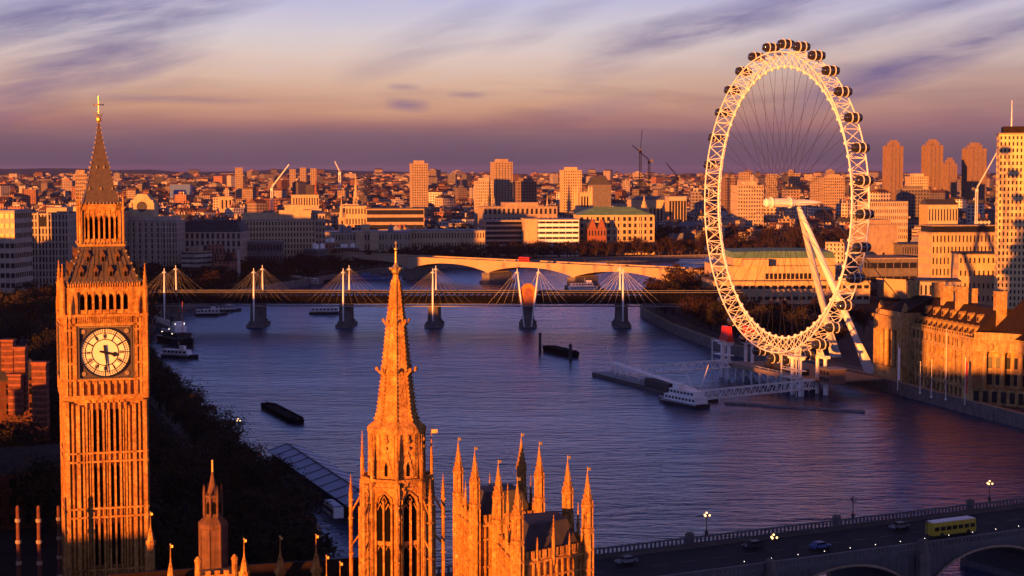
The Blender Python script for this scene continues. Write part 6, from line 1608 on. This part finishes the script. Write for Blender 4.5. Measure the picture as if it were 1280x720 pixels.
# crowns of far-off squares and parks among the roofs
mb = MB(); r2 = random.Random(5)
for k in range(1900):
    y = r2.uniform(2300, 8500); x = r2.uniform(-.31, .31) * y; h_ = r2.uniform(10, 17) + max(0, (y - 3000) * .009); w = r2.uniform(9, 26)
    for j in range(4):
        cx, cy = x + r2.uniform(-w, w), y + r2.uniform(-w, w) * .6; rr = r2.uniform(.45, .8) * w * .55
        mb.lathe([(rr * .7, 2), (rr, h_ * .55), (rr * .8, h_ * .85), (rr * .3, h_ * r2.uniform(.95, 1.1))], 7, (cx, cy), r2.random())
tag(mb.build('distant_trees', M['leaf']), 'dark distant trees scattered among the far city roofs', 'trees', kind='stuff')
# ================================================================== TREES
def tree_meshes(seed, m, n_cl=22, per=85, leaf=.55, rx=4.6, rz=4.4):
    r = random.Random(seed); tr = MB(); H_ = 14.0
    tr.tube((0, 0, -.3), (0, 0, 3.2), .42, 7, .3)
    cls = []
    for k in range(n_cl):
        while True:
            p = Vector((r.uniform(-1, 1), r.uniform(-1, 1), r.uniform(-1, 1)))
            if .25 < p.length < 1: break
        p = Vector((p.x * rx, p.y * rx, 8.6 + p.z * rz)); cls.append((p, r.uniform(1.0, 1.9)))
    for p, s in cls[:12]:
        mid = Vector((p.x * .35, p.y * .35, 3.0 + (p.z - 3) * .5)); tr.tube((0, 0, 3.0), mid, .2, 5, .12); tr.tube(mid, p, .12, 4, .04)
    lf = MB()
    for p, s in cls:
        for k in range(per):
            d = Vector((r.gauss(0, 1), r.gauss(0, 1), r.gauss(0, .8))) * s * .62; c = p + d
            a = Vector((r.gauss(0, 1), r.gauss(0, 1), r.gauss(0, 1))).normalized(); b = a.orthogonal().normalized(); e = a.cross(b); l = leaf * r.uniform(.6, 1.25)
            lf.poly([c - b * l * .5, c + e * l * .36, c + b * l * .6, c - e * l * .36])
    return lf.mesh('crown', m), tr.mesh('trunk', M['bark'])
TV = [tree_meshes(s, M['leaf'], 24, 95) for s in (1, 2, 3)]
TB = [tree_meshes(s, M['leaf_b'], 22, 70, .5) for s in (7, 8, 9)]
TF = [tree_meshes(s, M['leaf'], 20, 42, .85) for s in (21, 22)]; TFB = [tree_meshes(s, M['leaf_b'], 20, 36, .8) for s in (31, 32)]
r3 = random.Random(77)
TREES = []
def tree(*a): TREES.append(a)
def put_tree(x, y, h, label, group, pool, wid=1.0, z=0.0):
    c, t_ = r3.choice(pool); t = thing('tree', label, 'tree', (x, y, z), r3.uniform(0, 6.28), group); s = h / 14.0
    t.scale = (s * wid * r3.uniform(.9, 1.15), s * wid * r3.uniform(.9, 1.15), s)
    link('crown', c, t); link('trunk', t_, t)
def row(line, off, step, h, label, group, pool, jitter=2.0, wid=1.1):
    pts = offs(line, off); acc = 0
    for a, b in zip(pts, pts[1:]):
        A, Bv = Vector(a), Vector(b); ln = (Bv - A).length; k = step / 2
        while k < ln:
            p = A.lerp(Bv, k / ln); tree(p.x + r3.uniform(-jitter, jitter), p.y + r3.uniform(-jitter, jitter), h * r3.uniform(.8, 1.15), label, group, pool, wid); k += step * r3.uniform(.8, 1.2)
emb = [p for p in NSHORE if 395 <= p[1] <= 900]
for off, lb in ((3.5, 'dark leafy plane tree at the water side of the near left bank'), (26, 'dark leafy plane tree on the land side of the near left bank road'), (42, 'dark garden tree in the second row behind the near left bank road'), (60, 'dark garden tree deepest in the gardens behind the near left bank road')):
    row(emb, off, 11.5, 15 if off < 20 else 17, lb, lb.split(' tree ')[1] + ' trees', TV)
for k in range(75):
    Y = r3.uniform(318, 450); x = XX(r3.uniform(186, 440), Y); sh = NSHORE[2][0] + (NSHORE[3][0] - NSHORE[2][0]) * (Y - 300) / 100 if Y < 400 else -46 - (Y - 400) * .38
    if x > sh - 4 or abs(-.469 * (x + 129.7) + .883 * (Y - 244.1)) < 19: continue
    tree(x, Y, r3.uniform(12, 17), 'dark leafy tree between the clock tower and the pier roof', 'trees between the clock tower and the pier', TV, 1.25)
emb2 = [p for p in NSHORE if 860 <= p[1] <= 1480]
for off, lb in ((4, 'dark tree along the river wall beyond the railway bridge at left'), (27, 'dark tree of the inner row beyond the railway bridge at left'), (48, 'dark garden tree below the shaded hotel and office blocks'), (70, 'tall dark garden tree against the shaded hotel and office walls')):
    row(emb2, off, 15, 17, lb, lb.split(' tree ')[1] + ' trees', TF, 3)
emb3 = [p for p in NSHORE if 1440 <= p[1] <= 1800]
for off, lb, pl in ((5, 'brownish tree along the wall behind the far stone bridge', TFB), (26, 'dark tree of the inner row behind the far stone bridge', TF), (46, 'brown garden tree before the far waterfront blocks', TFB)):
    row(emb3, off, 14, 16, lb, lb.split(' tree ')[1] + ' trees', pl, 3)
for k in range(34):
    px = r3.uniform(812, 1075); Y = r3.uniform(1760, 1880); tree(XX(px, Y), Y, r3.uniform(20, 30), 'brown bare garden tree in the far park behind the wheel', 'park trees behind the wheel', TFB, 1.1)
def shore_x(Y):
    for a, b in zip(SSHORE, SSHORE[1:]):
        if a[1] <= Y <= b[1]: return a[0] + (b[0] - a[0]) * (Y - a[1]) / (b[1] - a[1])
    return 0
for k in range(75):
    Y = r3.uniform(800, 1125); x = shore_x(Y) + 7 + 42 * r3.random() ** 1.5
    if 955 < Y < 1003: continue
    tree(x, Y, r3.uniform(12, 19), 'dark autumn tree in the riverside gardens left of the wheel', 'garden trees left of the wheel', TV + TB, 1.2)
for k in range(40):
    Y = r3.uniform(790, 1000); px = r3.uniform(900, 1088); x = XX(px, Y)
    if x < 150 - (Y - 700) * .28 + 14: continue
    tree(x, Y, r3.uniform(8, 14), 'dark garden tree under the wheel before the concert hall', 'garden trees under the wheel', TV + TB, 1.2)
for k in range(16):
    px = r3.uniform(838, 900); Y = r3.uniform(1110, 1300); tree(XX(px, Y), Y, r3.uniform(14, 20), 'dark tree at the right end of the far stone bridge', 'trees at the right end of the far stone bridge', TF, 1.2)
for k in range(14):
    px = r3.uniform(-20, 70); Y = r3.uniform(520, 700); tree(XX(px, Y), Y, r3.uniform(13, 18), 'dark tree behind the striped brick house', 'trees behind the striped brick house', TV, 1.1)
for k in range(12):
    px = r3.uniform(-15, 75); Y = r3.uniform(800, 1050); tree(XX(px, Y), Y, r3.uniform(15, 20), 'dark tree below the white arched block at the left', 'trees below the white arched block', TF, 1.2)
TREES.sort(key=lambda a: -a[2] / a[1])
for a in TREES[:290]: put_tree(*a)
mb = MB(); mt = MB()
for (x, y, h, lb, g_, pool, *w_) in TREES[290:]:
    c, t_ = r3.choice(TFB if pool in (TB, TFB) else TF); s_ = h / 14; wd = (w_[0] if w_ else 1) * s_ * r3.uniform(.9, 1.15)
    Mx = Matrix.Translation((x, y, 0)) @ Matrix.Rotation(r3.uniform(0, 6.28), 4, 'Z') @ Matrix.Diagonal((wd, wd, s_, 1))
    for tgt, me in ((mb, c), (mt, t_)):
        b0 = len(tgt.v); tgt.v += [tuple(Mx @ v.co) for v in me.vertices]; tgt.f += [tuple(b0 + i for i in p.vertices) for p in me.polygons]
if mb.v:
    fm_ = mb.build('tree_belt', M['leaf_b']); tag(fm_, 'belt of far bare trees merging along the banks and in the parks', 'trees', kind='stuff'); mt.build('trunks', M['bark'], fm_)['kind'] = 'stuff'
print('TREES', len(TREES))
# small lit lamps on the dark left bank
lp = lamp('lit lamp among the dark trees of the near left bank', G(298, 549, 1), True, 'lit lamps on the left bank', 6)
for px, py, z in ((252, 388, 2), (262, 389, 2), (278, 384, 2), (215, 633, 1), (244, 655, 1)): copytree(lp, G(px, py, z))

# ================================================================== HAZE
hz = bpy.data.materials.new('evening_haze'); hz.use_nodes = True; nt = hz.node_tree; nt.nodes.clear()
pv_ = nt.nodes.new('ShaderNodeVolumePrincipled'); pv_.inputs['Color'].default_value = (0.30, 0.34, 0.9, 1); pv_.inputs['Density'].default_value = HAZE; pv_.inputs['Anisotropy'].default_value = 0.0
o_ = nt.nodes.new('ShaderNodeOutputMaterial'); nt.links.new(pv_.outputs[0], o_.inputs['Volume'])
if HAZE > 0:
    ho = MB().box(-23000, 23000, -2500, 31000, -8.5, 150).build('haze', hz); ho['kind'] = 'stuff'
